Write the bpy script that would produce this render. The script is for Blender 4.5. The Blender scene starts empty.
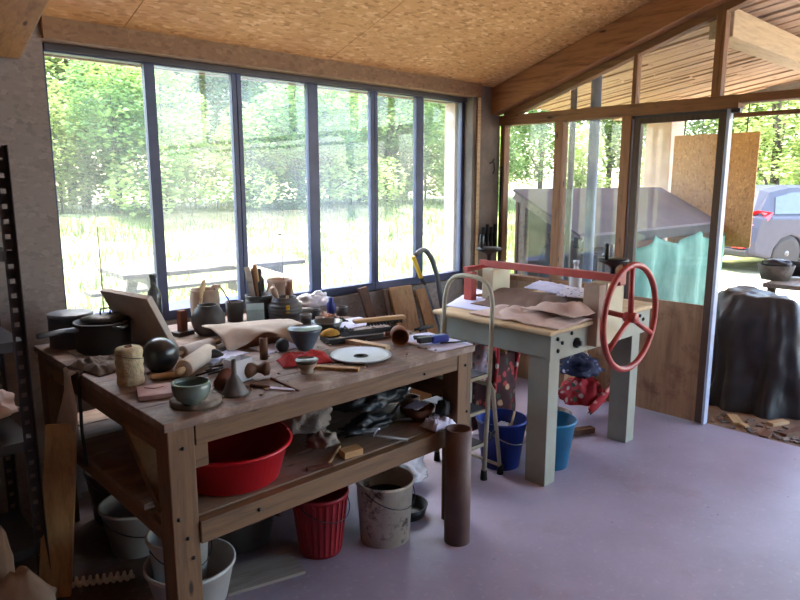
import bpy, math, random
from mathutils import Vector, Matrix, noise
random.seed(7)
SC = bpy.context.scene
COL = SC.collection
PI = math.pi
# ------------------------------------------------------------------ camera geometry
F = 660.0; CH = 1.5; AZ = math.radians(43.4); PT = math.radians(10.1)
FW = Vector((math.sin(AZ)*math.cos(PT), math.cos(AZ)*math.cos(PT), -math.sin(PT)))
RT = Vector((math.cos(AZ), -math.sin(AZ), 0)); UP = RT.cross(FW)
CP = Vector((0, 0, CH))
def ray(x, y): return FW*F + RT*(x-400) - UP*(y-300)
def zp(x, y, z=0.81):
    r = ray(x, y); return CP + r*((z-CH)/r.z)
def xp(x, y, v):
    r = ray(x, y); return CP + r*(v/r.x)
def yp(x, y, v):
    r = ray(x, y); return CP + r*(v/r.y)
cam_d = bpy.data.cameras.new('camera'); cam = bpy.data.objects.new('camera', cam_d); COL.objects.link(cam)
cam.location = CP; cam.rotation_euler = (PI/2-PT, 0, -AZ)
cam_d.sensor_width = 36; cam_d.lens = F*36/800; cam_d.clip_start = 0.05; cam_d.clip_end = 400
SC.camera = cam
# ------------------------------------------------------------------ materials
def S(r, g, b):
    f = lambda c: (c/255/12.92 if c/255 <= .04045 else ((c/255+.055)/1.055)**2.4)
    return (f(r), f(g), f(b), 1)
def newmat(name):
    m = bpy.data.materials.new(name); m.use_nodes = True
    nt = m.node_tree; nt.nodes.clear()
    out = nt.nodes.new('ShaderNodeOutputMaterial'); b = nt.nodes.new('ShaderNodeBsdfPrincipled')
    nt.links.new(b.outputs[0], out.inputs[0])
    return m, nt, b, out
def N(nt, t, **kw):
    n = nt.nodes.new(t)
    for k, v in kw.items():
        if k in n.inputs.keys(): n.inputs[k].default_value = v
        else: setattr(n, k, v)
    return n
def coords(nt, scale=(1, 1, 1), rot=(0, 0, 0)):
    tc = N(nt, 'ShaderNodeTexCoord'); mp = N(nt, 'ShaderNodeMapping')
    mp.inputs['Scale'].default_value = scale; mp.inputs['Rotation'].default_value = rot
    nt.links.new(tc.outputs['Object'], mp.inputs[0]); return mp.outputs[0]
def ramp(nt, fac, stops):
    r = N(nt, 'ShaderNodeValToRGB'); el = r.color_ramp.elements
    while len(el) > 1: el.remove(el[-1])
    el[0].position = stops[0][0]; el[0].color = stops[0][1]
    for p, c in stops[1:]:
        e = el.new(p); e.color = c
    nt.links.new(fac, r.inputs[0]); return r.outputs[0]
def mix(nt, fac, a, b):
    m = N(nt, 'ShaderNodeMix', data_type='RGBA')
    if isinstance(fac, (int, float)): m.inputs[0].default_value = fac
    else: nt.links.new(fac, m.inputs[0])
    for i, v in ((6, a), (7, b)):
        if isinstance(v, tuple): m.inputs[i].default_value = v
        else: nt.links.new(v, m.inputs[i])
    return m.outputs[2]
def bump(nt, b, h, strength=.3, dist=.01):
    n = N(nt, 'ShaderNodeBump'); n.inputs['Strength'].default_value = strength; n.inputs['Distance'].default_value = dist
    nt.links.new(h, n.inputs['Height']); nt.links.new(n.outputs[0], b.inputs['Normal'])
def plain(name, c, rough=.6, metal=0, c2=None, scale=8, bmp=0, dirt=None, dirt_amt=.5, coat=0, detail=4):
    """two-tone noise colour, optional splotches of dirt"""
    m, nt, b, out = newmat(name)
    b.inputs['Roughness'].default_value = rough; b.inputs['Metallic'].default_value = metal
    if name == 'car_paint': b.inputs['Specular IOR Level'].default_value = .25
    if coat: b.inputs['Coat Weight'].default_value = coat; b.inputs['Coat Roughness'].default_value = .15
    v = coords(nt)
    n = N(nt, 'ShaderNodeTexNoise', Scale=scale, Detail=detail, Roughness=.6); nt.links.new(v, n.inputs['Vector'])
    if c2 is None: c2 = tuple(x*.78 for x in c[:3])+(1,)
    col = ramp(nt, n.outputs[0], [(.32, c2), (.68, c)])
    if dirt:
        n2 = N(nt, 'ShaderNodeTexNoise', Scale=scale*1.7, Detail=6, Roughness=.7); nt.links.new(v, n2.inputs['Vector'])
        f = ramp(nt, n2.outputs[0], [(1-dirt_amt-.04, (0, 0, 0, 1)), (1-dirt_amt+.08, (1, 1, 1, 1))])
        col = mix(nt, f, col, dirt)
    nt.links.new(col, b.inputs['Base Color'])
    if bmp: bump(nt, b, n.outputs[0], bmp, .02)
    return m
def wood(name, c, c2, axis='x', rough=.65, scale=1.0, knots=True, stain=None, stain_amt=.3):
    m, nt, b, out = newmat(name); b.inputs['Roughness'].default_value = rough
    s = {'x': (1.2, 14, 14), 'y': (14, 1.2, 14), 'z': (14, 14, 1.2)}[axis]
    v = coords(nt, tuple(k*scale for k in s))
    n = N(nt, 'ShaderNodeTexNoise', Scale=2.2, Detail=6, Roughness=.62, Distortion=.6); nt.links.new(v, n.inputs['Vector'])
    n1 = N(nt, 'ShaderNodeTexNoise', Scale=9, Detail=3); nt.links.new(v, n1.inputs['Vector'])
    col = ramp(nt, n.outputs[0], [(.3, c2), (.5, c), (.72, tuple(min(1, x*1.18) for x in c[:3])+(1,))])
    col = mix(nt, .25, col, ramp(nt, n1.outputs[0], [(.35, c2), (.6, c)]))
    v2 = coords(nt)
    if knots:
        vo = N(nt, 'ShaderNodeTexVoronoi', Scale=5.5*scale); nt.links.new(coords(nt, {'x': (.6, 2, 2), 'y': (2, .6, 2), 'z': (2, 2, .6)}[axis]), vo.inputs['Vector'])
        f = ramp(nt, vo.outputs['Distance'], [(.05, (1, 1, 1, 1)), (.11, (0, 0, 0, 1))])
        col = mix(nt, f, col, tuple(x*.35 for x in c2[:3])+(1,))
    if stain:
        n3 = N(nt, 'ShaderNodeTexNoise', Scale=7, Detail=7, Roughness=.7); nt.links.new(v2, n3.inputs['Vector'])
        f = ramp(nt, n3.outputs[0], [(1-stain_amt-.08, (0, 0, 0, 1)), (1-stain_amt+.1, (.8, .8, .8, 1))])
        col = mix(nt, f, col, stain)
    nt.links.new(col, b.inputs['Base Color']); bump(nt, b, n.outputs[0], .25, .006)
    return m
def osb(name, light, mid, dark, scale=1.0, stain=None):
    m, nt, b, out = newmat(name); b.inputs['Roughness'].default_value = .7
    cols = []
    for i, (rot, sc) in enumerate((((.2, .1, .5), (13, 40, 26)), ((.1, .3, 2.0), (14, 46, 30)), ((.4, .2, 1.2), (17, 38, 24)))):
        v = coords(nt, tuple(k*scale for k in sc), rot)
        n = N(nt, 'ShaderNodeTexNoise', Scale=.35, Detail=2); nt.links.new(v, n.inputs['Vector'])
        ad = N(nt, 'ShaderNodeMix', data_type='RGBA', blend_type='ADD'); ad.inputs[0].default_value = .6
        nt.links.new(v, ad.inputs[6]); nt.links.new(n.outputs['Color'], ad.inputs[7])
        vo = N(nt, 'ShaderNodeTexVoronoi', Scale=1.0, Randomness=1.0); nt.links.new(ad.outputs[2], vo.inputs['Vector'])
        sx = N(nt, 'ShaderNodeSeparateColor'); nt.links.new(vo.outputs['Color'], sx.inputs[0])
        cols.append((ramp(nt, sx.outputs[0], [(0, dark), (.3, mid), (.75, mid), (1, light)]), sx.outputs[1], sx.outputs[0]))
    g = lambda o: ramp(nt, o, [(.5, (0, 0, 0, 1)), (.52, (1, 1, 1, 1))])
    col = mix(nt, g(cols[1][1]), cols[0][0], cols[1][0]); col = mix(nt, g(cols[2][1]), col, cols[2][0])
    v = coords(nt); nz = N(nt, 'ShaderNodeTexNoise', Scale=2.2, Detail=4); nt.links.new(v, nz.inputs['Vector'])
    col = mix(nt, ramp(nt, nz.outputs[0], [(.35, (0, 0, 0, 1)), (.75, (.5, .5, .5, 1))]), col, stain or dark)
    nt.links.new(col, b.inputs['Base Color']); bump(nt, b, cols[0][2], .05, .003)
    return m
def glass_pane(name, haze=.05, tint=(.93, .95, .96, 1), hazec=(.75, .8, .85, 1), rough=.02):
    """thin pane: clear transmission, mirror reflection by fresnel, a film of dust and haze"""
    m, nt, b, out = newmat(name); nt.nodes.remove(b)
    tr = N(nt, 'ShaderNodeBsdfTransparent'); tr.inputs[0].default_value = tint
    gl = N(nt, 'ShaderNodeBsdfGlossy'); gl.inputs['Roughness'].default_value = rough
    fr = N(nt, 'ShaderNodeLayerWeight'); fr.inputs['Blend'].default_value = .5
    fc = ramp(nt, fr.outputs['Facing'], [(0, (.035,)*3+(1,)), (.5, (.05,)*3+(1,)), (.75, (.13,)*3+(1,)), (1, (.7,)*3+(1,))])
    m1 = N(nt, 'ShaderNodeMixShader'); nt.links.new(fc, m1.inputs[0]); nt.links.new(tr.outputs[0], m1.inputs[1]); nt.links.new(gl.outputs[0], m1.inputs[2])
    tl = N(nt, 'ShaderNodeBsdfTranslucent'); tl.inputs[0].default_value = hazec
    df = N(nt, 'ShaderNodeBsdfDiffuse'); df.inputs[0].default_value = hazec
    md = N(nt, 'ShaderNodeMixShader'); md.inputs[0].default_value = .5; nt.links.new(tl.outputs[0], md.inputs[1]); nt.links.new(df.outputs[0], md.inputs[2])
    v = coords(nt, (1.2, 1.2, .8)); n = N(nt, 'ShaderNodeTexNoise', Scale=1.6, Detail=5, Roughness=.65); nt.links.new(v, n.inputs['Vector'])
    f = ramp(nt, n.outputs[0], [(.3, (haze*.4,)*3+(1,)), (.75, (haze*1.7,)*3+(1,))])
    m2 = N(nt, 'ShaderNodeMixShader'); nt.links.new(f, m2.inputs[0]); nt.links.new(m1.outputs[0], m2.inputs[1]); nt.links.new(md.outputs[0], m2.inputs[2])
    nt.links.new(m2.outputs[0], out.inputs[0]); return m
def clear_plastic(name, c, alpha=.45, rough=.25):
    m, nt, b, out = newmat(name); b.inputs['Base Color'].default_value = c; b.inputs['Roughness'].default_value = rough
    b.inputs['Alpha'].default_value = alpha; return m
def pattern_cloth(name, base, cols, scale=22):
    m, nt, b, out = newmat(name); b.inputs['Roughness'].default_value = .75
    v = coords(nt); vo = N(nt, 'ShaderNodeTexVoronoi', Scale=scale); nt.links.new(v, vo.inputs['Vector'])
    sx = N(nt, 'ShaderNodeSeparateColor'); nt.links.new(vo.outputs['Color'], sx.inputs[0])
    st = [(0, base)]
    for i, c in enumerate(cols): st.append((.25+.75*i/len(cols), c))
    r = ramp(nt, sx.outputs[0], st); nt.nodes[-1].color_ramp.interpolation = 'CONSTANT'
    f = ramp(nt, vo.outputs['Distance'], [(.35, (1, 1, 1, 1)), (.5, (0, 0, 0, 1))])
    nt.links.new(mix(nt, f, base, r), b.inputs['Base Color']); return m
def leaf_mat(name, c1, c2, c3):
    m, nt, b, out = newmat(name)
    oi = N(nt, 'ShaderNodeObjectInfo'); v = coords(nt)
    n = N(nt, 'ShaderNodeTexNoise', Scale=1.3, Detail=3); nt.links.new(v, n.inputs['Vector'])
    col = ramp(nt, n.outputs[0], [(.35, c1), (.52, c2), (.68, c3)])
    hs = N(nt, 'ShaderNodeHueSaturation'); nt.links.new(col, hs.inputs['Color'])
    mr = N(nt, 'ShaderNodeMapRange'); mr.inputs[3].default_value = .75; mr.inputs[4].default_value = 1.25
    nt.links.new(oi.outputs['Random'], mr.inputs[0]); nt.links.new(mr.outputs[0], hs.inputs['Value'])
    b.inputs['Roughness'].default_value = .5; nt.links.new(hs.outputs[0], b.inputs['Base Color'])
    tl = N(nt, 'ShaderNodeBsdfTranslucent'); nt.links.new(hs.outputs[0], tl.inputs[0])
    mx = N(nt, 'ShaderNodeMixShader'); mx.inputs[0].default_value = .55
    nt.links.new(b.outputs[0], mx.inputs[1]); nt.links.new(tl.outputs[0], mx.inputs[2]); nt.links.new(mx.outputs[0], out.inputs[0])
    return m
# ------------------------------------------------------------------ mesh builder
class MB:
    def __init__(self): self.v = []; self.f = []; self.s = []
    def add(self, vs, fs, smooth=False, M=None):
        o = len(self.v)
        self.v += [tuple(M @ Vector(p)) if M else tuple(p) for p in vs]
        self.f += [tuple(i+o for i in q) for q in fs]; self.s += [smooth]*len(fs); return self
    def box(self, x0, x1, y0, y1, z0, z1, M=None):
        vs = [(x, y, z) for z in (z0, z1) for y in (y0, y1) for x in (x0, x1)]
        return self.add(vs, [(0, 2, 3, 1), (4, 5, 7, 6), (0, 1, 5, 4), (2, 6, 7, 3), (0, 4, 6, 2), (1, 3, 7, 5)], False, M)
    def bar(self, a, b, w, h, up=(0, 0, 1)):
        """rectangular bar from a to b"""
        a = Vector(a); b = Vector(b); d = b-a; L = d.length; x = d.normalized(); u = Vector(up)
        y = u.cross(x)
        if y.length < 1e-4: y = Vector((0, 1, 0)).cross(x)
        y.normalize(); z = x.cross(y)
        M = Matrix((x, y, z)).transposed().to_4x4(); M.translation = a
        return self.box(0, L, -w/2, w/2, -h/2, h/2, M)
    def prism(self, pts, z0, z1, M=None):
        n = len(pts); vs = [(p[0], p[1], z0) for p in pts]+[(p[0], p[1], z1) for p in pts]
        fs = [tuple(range(n-1, -1, -1)), tuple(range(n, 2*n))]+[(i, (i+1) % n, n+(i+1) % n, n+i) for i in range(n)]
        return self.add(vs, fs, False, M)
    def lathe(self, prof, seg=28, M=None, smooth=True, sx=1, sy=1):
        vs = []; fs = []; n = len(prof)
        for k in range(seg):
            a = 2*PI*k/seg
            for r, z in prof: vs.append((r*math.cos(a)*sx, r*math.sin(a)*sy, z))
        for k in range(seg):
            k2 = (k+1) % seg
            for i in range(n-1): fs.append((k*n+i, k2*n+i, k2*n+i+1, k*n+i+1))
        if prof[0][0] > 1e-5: fs.append(tuple(k*n for k in range(seg-1, -1, -1)))
        if prof[-1][0] > 1e-5: fs.append(tuple(k*n+n-1 for k in range(seg)))
        return self.add(vs, fs, smooth, M)
    def cyl(self, x, y, z0, z1, r, r2=None, seg=24, M=None):
        r2 = r if r2 is None else r2
        T = Matrix.Translation((x, y, 0))
        return self.lathe([(r, z0), (r2, z1)], seg, (M @ T) if M else T)
    def rod(self, a, b, r, r2=None, seg=14): return self.tube([a, b], [r, r if r2 is None else r2], seg)
    def tube(self, pts, r, seg=10, closed=False):
        pts = [Vector(p) for p in pts]; n = len(pts); rs = r if isinstance(r, (list, tuple)) else [r]*n
        vs = []; fs = []; prev = None
        for i, p in enumerate(pts):
            if closed: t = pts[(i+1) % n]-pts[i-1]
            else: t = pts[min(i+1, n-1)]-pts[max(i-1, 0)]
            t.normalize()
            if prev is None:
                u = t.orthogonal().normalized()
            else:
                u = prev-t*prev.dot(t)
                u = u.normalized() if u.length > 1e-5 else t.orthogonal().normalized()
            prev = u; w = t.cross(u)
            for k in range(seg):
                a = 2*PI*k/seg; vs.append(p+(u*math.cos(a)+w*math.sin(a))*rs[i])
        m = n if closed else n-1
        for i in range(m):
            j = (i+1) % n
            for k in range(seg): fs.append((i*seg+k, i*seg+(k+1) % seg, j*seg+(k+1) % seg, j*seg+k))
        if not closed: fs += [tuple(range(seg-1, -1, -1)), tuple((n-1)*seg+k for k in range(seg))]
        return self.add(vs, fs, True)
    def ball(self, c, rx, ry=None, rz=None, seed=0, amp=0, freq=2.0, seg=24, rings=16, flat=None, M=None):
        """noisy ellipsoid, cut flat at local height `flat` when given"""
        ry = ry or rx; rz = rz or rx; vs = []; fs = []
        sv = Vector((seed*7.3, seed*3.1, seed*5.7))
        for i in range(rings+1):
            th = PI*i/rings
            for k in range(seg):
                a = 2*PI*k/seg
                d = Vector((math.sin(th)*math.cos(a), math.sin(th)*math.sin(a), math.cos(th)))
                s = 1
                if amp:
                    s += amp*(noise.noise(d*freq+sv)+.5*noise.noise(d*freq*2.3+sv)+.6*(abs(noise.noise(d*freq*1.7-sv))-.2))
                p = Vector((d.x*rx*s, d.y*ry*s, d.z*rz*s))
                if flat is not None and p.z < flat: p.z = flat+(p.z-flat)*.02
                vs.append(p+Vector(c))
        for i in range(rings):
            for k in range(seg):
                k2 = (k+1) % seg; fs.append((i*seg+k, (i+1)*seg+k, (i+1)*seg+k2, i*seg+k2))
        return self.add(vs, fs, True, M)
    def sheet(self, nx, ny, fn, th=.003, smooth=True):
        """surface fn(u,v)->point for u,v in 0..1, given thickness th"""
        P = [[Vector(fn(i/nx, j/ny)) for j in range(ny+1)] for i in range(nx+1)]
        vs = []; n = (nx+1)*(ny+1)
        nor = []
        for i in range(nx+1):
            for j in range(ny+1):
                a = P[min(i+1, nx)][j]-P[max(i-1, 0)][j]; b = P[i][min(j+1, ny)]-P[i][max(j-1, 0)]
                q = a.cross(b); nor.append(q.normalized() if q.length > 1e-9 else Vector((0, 0, 1)))
        flatp = [P[i][j] for i in range(nx+1) for j in range(ny+1)]
        vs = flatp+[p-q*th for p, q in zip(flatp, nor)]
        I = lambda i, j: i*(ny+1)+j
        fs = []
        for i in range(nx):
            for j in range(ny):
                q = (I(i, j), I(i+1, j), I(i+1, j+1), I(i, j+1)); fs.append(q); fs.append(tuple(k+n for k in reversed(q)))
        edge = [I(i, 0) for i in range(nx+1)]+[I(nx, j) for j in range(1, ny+1)]+[I(i, ny) for i in range(nx-1, -1, -1)]+[I(0, j) for j in range(ny-1, 0, -1)]
        for a, b in zip(edge, edge[1:]+edge[:1]): fs.append((b, a, a+n, b+n))
        return self.add(vs, fs, smooth)
    def build(self, name, mat, parent=None, bevel=0, loc=None, rz=0, segs=2):
        me = bpy.data.meshes.new(name); me.from_pydata(self.v, [], self.f); me.update()
        me.polygons.foreach_set('use_smooth', self.s)
        me.materials.append(mat)
        o = bpy.data.objects.new(name, me); COL.objects.link(o)
        if parent: o.parent = parent
        if loc is not None: o.location = loc
        if rz: o.rotation_euler.z = rz
        if bevel:
            md = o.modifiers.new('bevel', 'BEVEL'); md.width = bevel; md.segments = segs; md.limit_method = 'ANGLE'; md.angle_limit = math.radians(50)
        return o
def tag(o, label, cat, group=None, kind=None):
    if kind: o['kind'] = kind
    if label: o['label'] = label
    if cat: o['category'] = cat
    if group: o['group'] = group
    return o
def thing(name, label, cat, loc=(0, 0, 0), rz=0, group=None):
    o = bpy.data.objects.new(name, None); COL.objects.link(o); o.empty_display_size = .1
    o.location = loc; o.rotation_euler.z = rz
    return tag(o, label, cat, group)
def struct(o):
    o['kind'] = 'structure'; return o
def R3(x=0, y=0, z=0, t=(0, 0, 0)):
    return Matrix.Translation(t) @ Matrix.Rotation(z, 4, 'Z') @ Matrix.Rotation(y, 4, 'Y') @ Matrix.Rotation(x, 4, 'X')
def bx(x0, x1, y0, y1, z0, z1): return MB().box(x0, x1, y0, y1, z0, z1)
def shell(r0, r1, h, t, base=.004, lip=0, liph=.012):
    """open tapered vessel profile (bottom radius r0, top r1)"""
    p = [(0, 0), (r0, 0), (r1, h-liph if lip else h)]
    if lip: p += [(r1+lip, h-liph), (r1+lip, h)]
    return p+[(r1-t, h), (max(.002, r0-t), base), (0, base)]
def nz(x, y, s=0, f=3.0): return noise.noise(Vector((x*f, y*f, s*11.3)))
# ------------------------------------------------------------------ palette
M = {}
M['floor'] = None
M['osb_ceiling'] = osb('osb_ceiling', S(250, 214, 158), S(228, 178, 118), S(192, 138, 82), 1.6)
M['osb_wall'] = osb('osb_wall', S(150, 138, 132), S(136, 125, 120), S(120, 110, 106), 2.2, S(138, 128, 122))
M['osb_trim'] = osb('osb_trim', S(160, 128, 96), S(144, 112, 82), S(124, 94, 68), 2.2)
M['osb_board'] = osb('osb_board', S(216, 170, 112), S(196, 148, 94), S(164, 120, 74), 1.6)
M['rafter'] = wood('rafter_wood', S(166, 112, 70), S(112, 68, 38), 'y', stain=S(120, 72, 40), stain_amt=.25)
M['frame_wood'] = wood('frame_wood', S(146, 100, 62), S(98, 62, 36), 'z', stain=S(90, 58, 36), stain_amt=.3)
M['frame_wood_h'] = wood('frame_wood_h', S(140, 96, 60), S(96, 62, 38), 'y', stain=S(88, 58, 38), stain_amt=.3)
M['ply'] = wood('ply_panel', S(168, 132, 98), S(128, 94, 66), 'z', scale=.35, knots=False, stain=S(118, 80, 56), stain_amt=.42)
M['blue_frame'] = plain('blue_frame', S(70, 78, 116), .45, c2=S(48, 54, 88), scale=5, dirt=S(110, 112, 130), dirt_amt=.25)
M['dark_rail'] = plain('dark_rail', S(66, 58, 62), .5)
M['blue_edge'] = plain('blue_edge', S(186, 198, 220), .4, c2=S(160, 174, 200))
M['render'] = plain('pale_render', S(214, 190, 172), .9, c2=S(190, 166, 150), scale=4, bmp=.15)
M['dark_plaster'] = plain('dark_plaster', S(140, 128, 118), .9, c2=S(112, 102, 94), scale=5, bmp=.2)
M['glass'] = glass_pane('window_glass', .065, hazec=(.85, .9, .85, 1))  # haze raised beyond the dust film to pale the trees outside
M['glass_dusty'] = glass_pane('dusty_glass', .09, hazec=(.6, .7, .85, 1))
M['glass_right'] = glass_pane('partition_glass', .05, hazec=(.7, .76, .85, 1))
M['bench_top'] = wood('bench_top', S(128, 102, 88), S(90, 70, 60), 'x', stain=S(172, 152, 138), stain_amt=.42, knots=False)
M['bench_x'] = wood('bench_wood_x', S(116, 85, 56), S(82, 58, 38), 'x', stain=S(146, 124, 98), stain_amt=.2)
M['bench_y'] = wood('bench_wood_y', S(116, 85, 56), S(82, 58, 38), 'y', stain=S(150, 128, 104), stain_amt=.22)
M['bench_z'] = wood('bench_wood_z', S(118, 86, 57), S(82, 58, 38), 'z', stain=S(168, 154, 142), stain_amt=.2)
M['shelf_wood'] = wood('shelf_wood', S(130, 104, 84), S(96, 74, 60), 'x', stain=S(136, 126, 124), stain_amt=.4)
M['plank'] = wood('plank_wood', S(170, 128, 84), S(130, 92, 56), 'z')
M['plank_x'] = wood('plank_wood_x', S(186, 146, 98), S(146, 106, 66), 'x', scale=2)
M['dark_wood'] = wood('dark_wood', S(104, 68, 46), S(70, 44, 30), 'z', scale=2)
M['pale_wood'] = wood('pale_wood', S(206, 176, 134), S(170, 138, 98), 'x', scale=2, knots=False)
M['press_grey'] = plain('press_grey', S(156, 156, 142), .55, c2=S(140, 140, 126), scale=4)
M['ivory_board'] = plain('ivory_board', S(206, 196, 164), .5, c2=S(190, 178, 146), scale=6)
M['bed_wood'] = wood('bed_wood', S(206, 178, 136), S(180, 148, 106), 'y', knots=False, scale=.8)
M['red_paint'] = plain('red_paint', S(176, 62, 54), .45, c2=S(150, 48, 42), scale=10, dirt=S(120, 44, 38), dirt_amt=.28)
M['black_plastic'] = plain('black_plastic', S(28, 28, 30), .4)
M['black_rubber'] = plain('black_rubber', S(36, 35, 36), .7)
M['steel'] = plain('steel', S(150, 150, 150), .35, 1.0)
M['bolt'] = plain('bolt_metal', S(60, 62, 66), .4, .8)
M['galv'] = plain('galvanised', S(120, 122, 126), .5, .6, c2=S(88, 90, 94), scale=7)
M['shelf_metal'] = plain('shelf_metal', S(84, 78, 78), .5, .4, c2=S(60, 56, 56), dirt=S(96, 66, 48), dirt_amt=.3)
M['ladder_paint'] = plain('ladder_paint', S(196, 190, 166), .4, c2=S(170, 164, 140))
M['ladder_tread'] = plain('ladder_tread', S(92, 94, 102), .7)
M['white_plastic'] = plain('white_plastic', S(206, 202, 196), .45, c2=S(182, 176, 168), scale=5, dirt=S(150, 130, 112), dirt_amt=.3)
M['white_splat'] = plain('white_splattered', S(222, 212, 194), .5, c2=S(198, 186, 168), scale=9, dirt=S(84, 54, 42), dirt_amt=.44)
M['grey_plastic'] = plain('grey_plastic', S(128, 124, 122), .5, dirt=S(92, 80, 72), dirt_amt=.35)
M['red_plastic'] = plain('red_plastic', S(188, 24, 36), .3, c2=S(160, 16, 28), scale=3)
M['red_plastic_old'] = plain('red_plastic_old', S(170, 40, 50), .5, c2=S(140, 28, 38), dirt=S(160, 120, 110), dirt_amt=.27)
M['blue_plastic'] = plain('blue_plastic', S(38, 62, 150), .4, c2=S(28, 48, 126))
M['teal_plastic'] = plain('teal_plastic', S(40, 128, 172), .4, c2=S(28, 108, 150))
M['black_bag'] = plain('black_bag', S(14, 14, 17), .5, c2=S(8, 8, 10), bmp=.4, scale=14)
M['tarp'] = plain('dark_tarp', S(60, 60, 66), .45, c2=S(42, 42, 47), scale=6, bmp=.3)
M['sack'] = plain('grey_sack', S(138, 124, 112), .8, c2=S(98, 86, 78), scale=12, bmp=.5, dirt=S(70, 58, 52), dirt_amt=.35)
M['paper_bag'] = plain('paper_bag', S(176, 150, 128), .85, c2=S(150, 124, 104), scale=6, bmp=.2)
M['clear_bag'] = clear_plastic('clear_bag', S(214, 214, 220), .55, .25)
M['white_bag'] = plain('white_bag', S(222, 220, 226), .4, c2=S(196, 194, 204), scale=16, bmp=.4)
M['canvas'] = plain('canvas_cloth', S(214, 190, 178), .9, c2=S(196, 170, 156), scale=7, bmp=.2)
M['brown_cloth'] = plain('brown_cloth', S(128, 104, 90), .9, c2=S(108, 84, 72), scale=7)
M['cream_cloth'] = plain('cream_cloth', S(214, 200, 184), .9, c2=S(190, 174, 158), scale=6, bmp=.2)
M['red_cloth'] = plain('red_cloth', S(190, 54, 56), .85, c2=S(160, 40, 44), scale=9, bmp=.3)
M['paper'] = plain('paper', S(218, 220, 244), .8, c2=S(198, 198, 226), scale=5)
M['print'] = pattern_cloth('printed_paper', S(216, 214, 224), [S(216, 214, 224), S(90, 84, 150), S(190, 190, 214), S(120, 76, 110)], 60)
M['floral'] = pattern_cloth('floral_cloth', S(176, 34, 44), [S(220, 200, 190), S(176, 34, 44), S(60, 96, 70), S(226, 150, 140), S(176, 34, 44)], 26)
M['blue_print'] = pattern_cloth('blue_print_cloth', S(44, 48, 76), [S(206, 206, 216), S(44, 48, 76), S(110, 116, 150), S(44, 48, 76)], 30)
M['dark_floral'] = pattern_cloth('dark_floral_cloth', S(70, 30, 34), [S(180, 60, 62), S(60, 80, 60), S(204, 160, 120), S(60, 28, 32)], 24)
M['lilac_cloth'] = pattern_cloth('lilac_cloth', S(170, 158, 178), [S(204, 196, 214), S(120, 110, 140), S(190, 120, 120)], 30)
M['twine'] = plain('twine', S(206, 190, 156), .9, c2=S(176, 158, 122), scale=40, bmp=.4)
M['clay_dark'] = plain('dark_clay', S(70, 62, 58), .55, c2=S(48, 43, 42), scale=9)
M['clay_grey'] = plain('grey_clay', S(104, 98, 96), .5, c2=S(74, 70, 70), scale=9)
M['black_glaze'] = plain('black_glaze', S(46, 48, 52), .3, c2=S(34, 34, 38), coat=.4)
M['celadon'] = plain('celadon_glaze', S(112, 128, 118), .25, c2=S(82, 98, 92), scale=8, coat=.5)
M['blue_glaze'] = plain('blue_grey_glaze', S(104, 118, 134), .28, c2=S(70, 80, 94), scale=7, coat=.4)
M['beige_clay'] = plain('beige_clay', S(176, 152, 132), .75, c2=S(150, 126, 108))
M['terracotta'] = plain('terracotta', S(150, 96, 66), .7, c2=S(122, 74, 50))
M['rust'] = plain('rust_block', S(122, 72, 54), .8, c2=S(92, 54, 42))
M['plaster'] = plain('plaster', S(206, 196, 186), .85, c2=S(184, 172, 162), scale=6, dirt=S(150, 132, 118), dirt_amt=.3)
M['pink_tile'] = plain('pink_clay', S(196, 160, 154), .8, c2=S(166, 128, 122), scale=10)
M['pan'] = plain('pan_metal', S(78, 70, 66), .5, .5, c2=S(54, 48, 46), dirt=S(110, 92, 80), dirt_amt=.3)
M['tin_grey'] = plain('tin_grey', S(122, 124, 132), .5, .0, c2=S(100, 102, 110))
M['teal_carton'] = plain('teal_carton', S(176, 196, 198), .6, c2=S(140, 170, 172))
M['teal_print'] = plain('teal_print', S(64, 128, 132), .6)
M['yellow'] = plain('yellow_plastic', S(222, 178, 40), .45)
M['sponge'] = plain('sponge', S(206, 160, 70), .95, c2=S(176, 130, 52), scale=30, bmp=.4)
M['bristle'] = plain('bristles', S(176, 150, 110), .9)
M['blue_tool'] = plain('blue_tool', S(44, 60, 150), .4)
M['dust_metal'] = plain('dusty_metal', S(122, 116, 112), .5, .3, dirt=S(160, 140, 126), dirt_amt=.3)
M['glaze_white'] = plain('white_glaze', S(206, 210, 220), .3, c2=S(186, 192, 206), scale=4)
M['dark_glass'] = clear_plastic('dark_glass', S(58, 60, 60), .8, .08)
M['net'] = None
M['ink'] = plain('ink', S(70, 62, 62), .8)
M['car'] = plain('car_paint', S(52, 54, 66), .45, 0, c2=S(47, 49, 61), coat=.15)
M['car_glass'] = plain('car_glass', S(60, 66, 80), .08, 0, coat=.6)
M['car_red'] = plain('tail_light', S(196, 40, 50), .2, coat=.5)
M['tyre'] = plain('tyre', S(44, 42, 42), .8)
M['alloy'] = plain('alloy', S(190, 190, 194), .35, .6)
M['roof_sheet'] = plain('roof_sheet', S(116, 104, 114), .7, c2=S(98, 88, 98), scale=3)
M['grey_timber'] = wood('grey_timber', S(150, 140, 130), S(112, 102, 94), 'x')
M['porch_board'] = wood('porch_board', S(190, 150, 116), S(148, 112, 84), 'y', knots=False)
M['porch_dark'] = plain('porch_gap', S(92, 68, 54), .9)
M['bark'] = plain('bark', S(96, 84, 70), .95, c2=S(66, 58, 50), scale=12, bmp=.5)
M['leaf_a'] = leaf_mat('leaf_bright', S(136, 158, 82), S(182, 198, 118), S(216, 222, 162))
M['leaf_b'] = leaf_mat('leaf_deep', S(96, 126, 76), S(134, 164, 98), S(178, 198, 130))
M['grass'] = leaf_mat('grass_blade', S(78, 106, 40), S(114, 136, 62), S(160, 164, 96))
M['blue_tarp'] = plain('blue_tarp', S(14, 44, 132), .6, c2=S(10, 34, 112))
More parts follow.
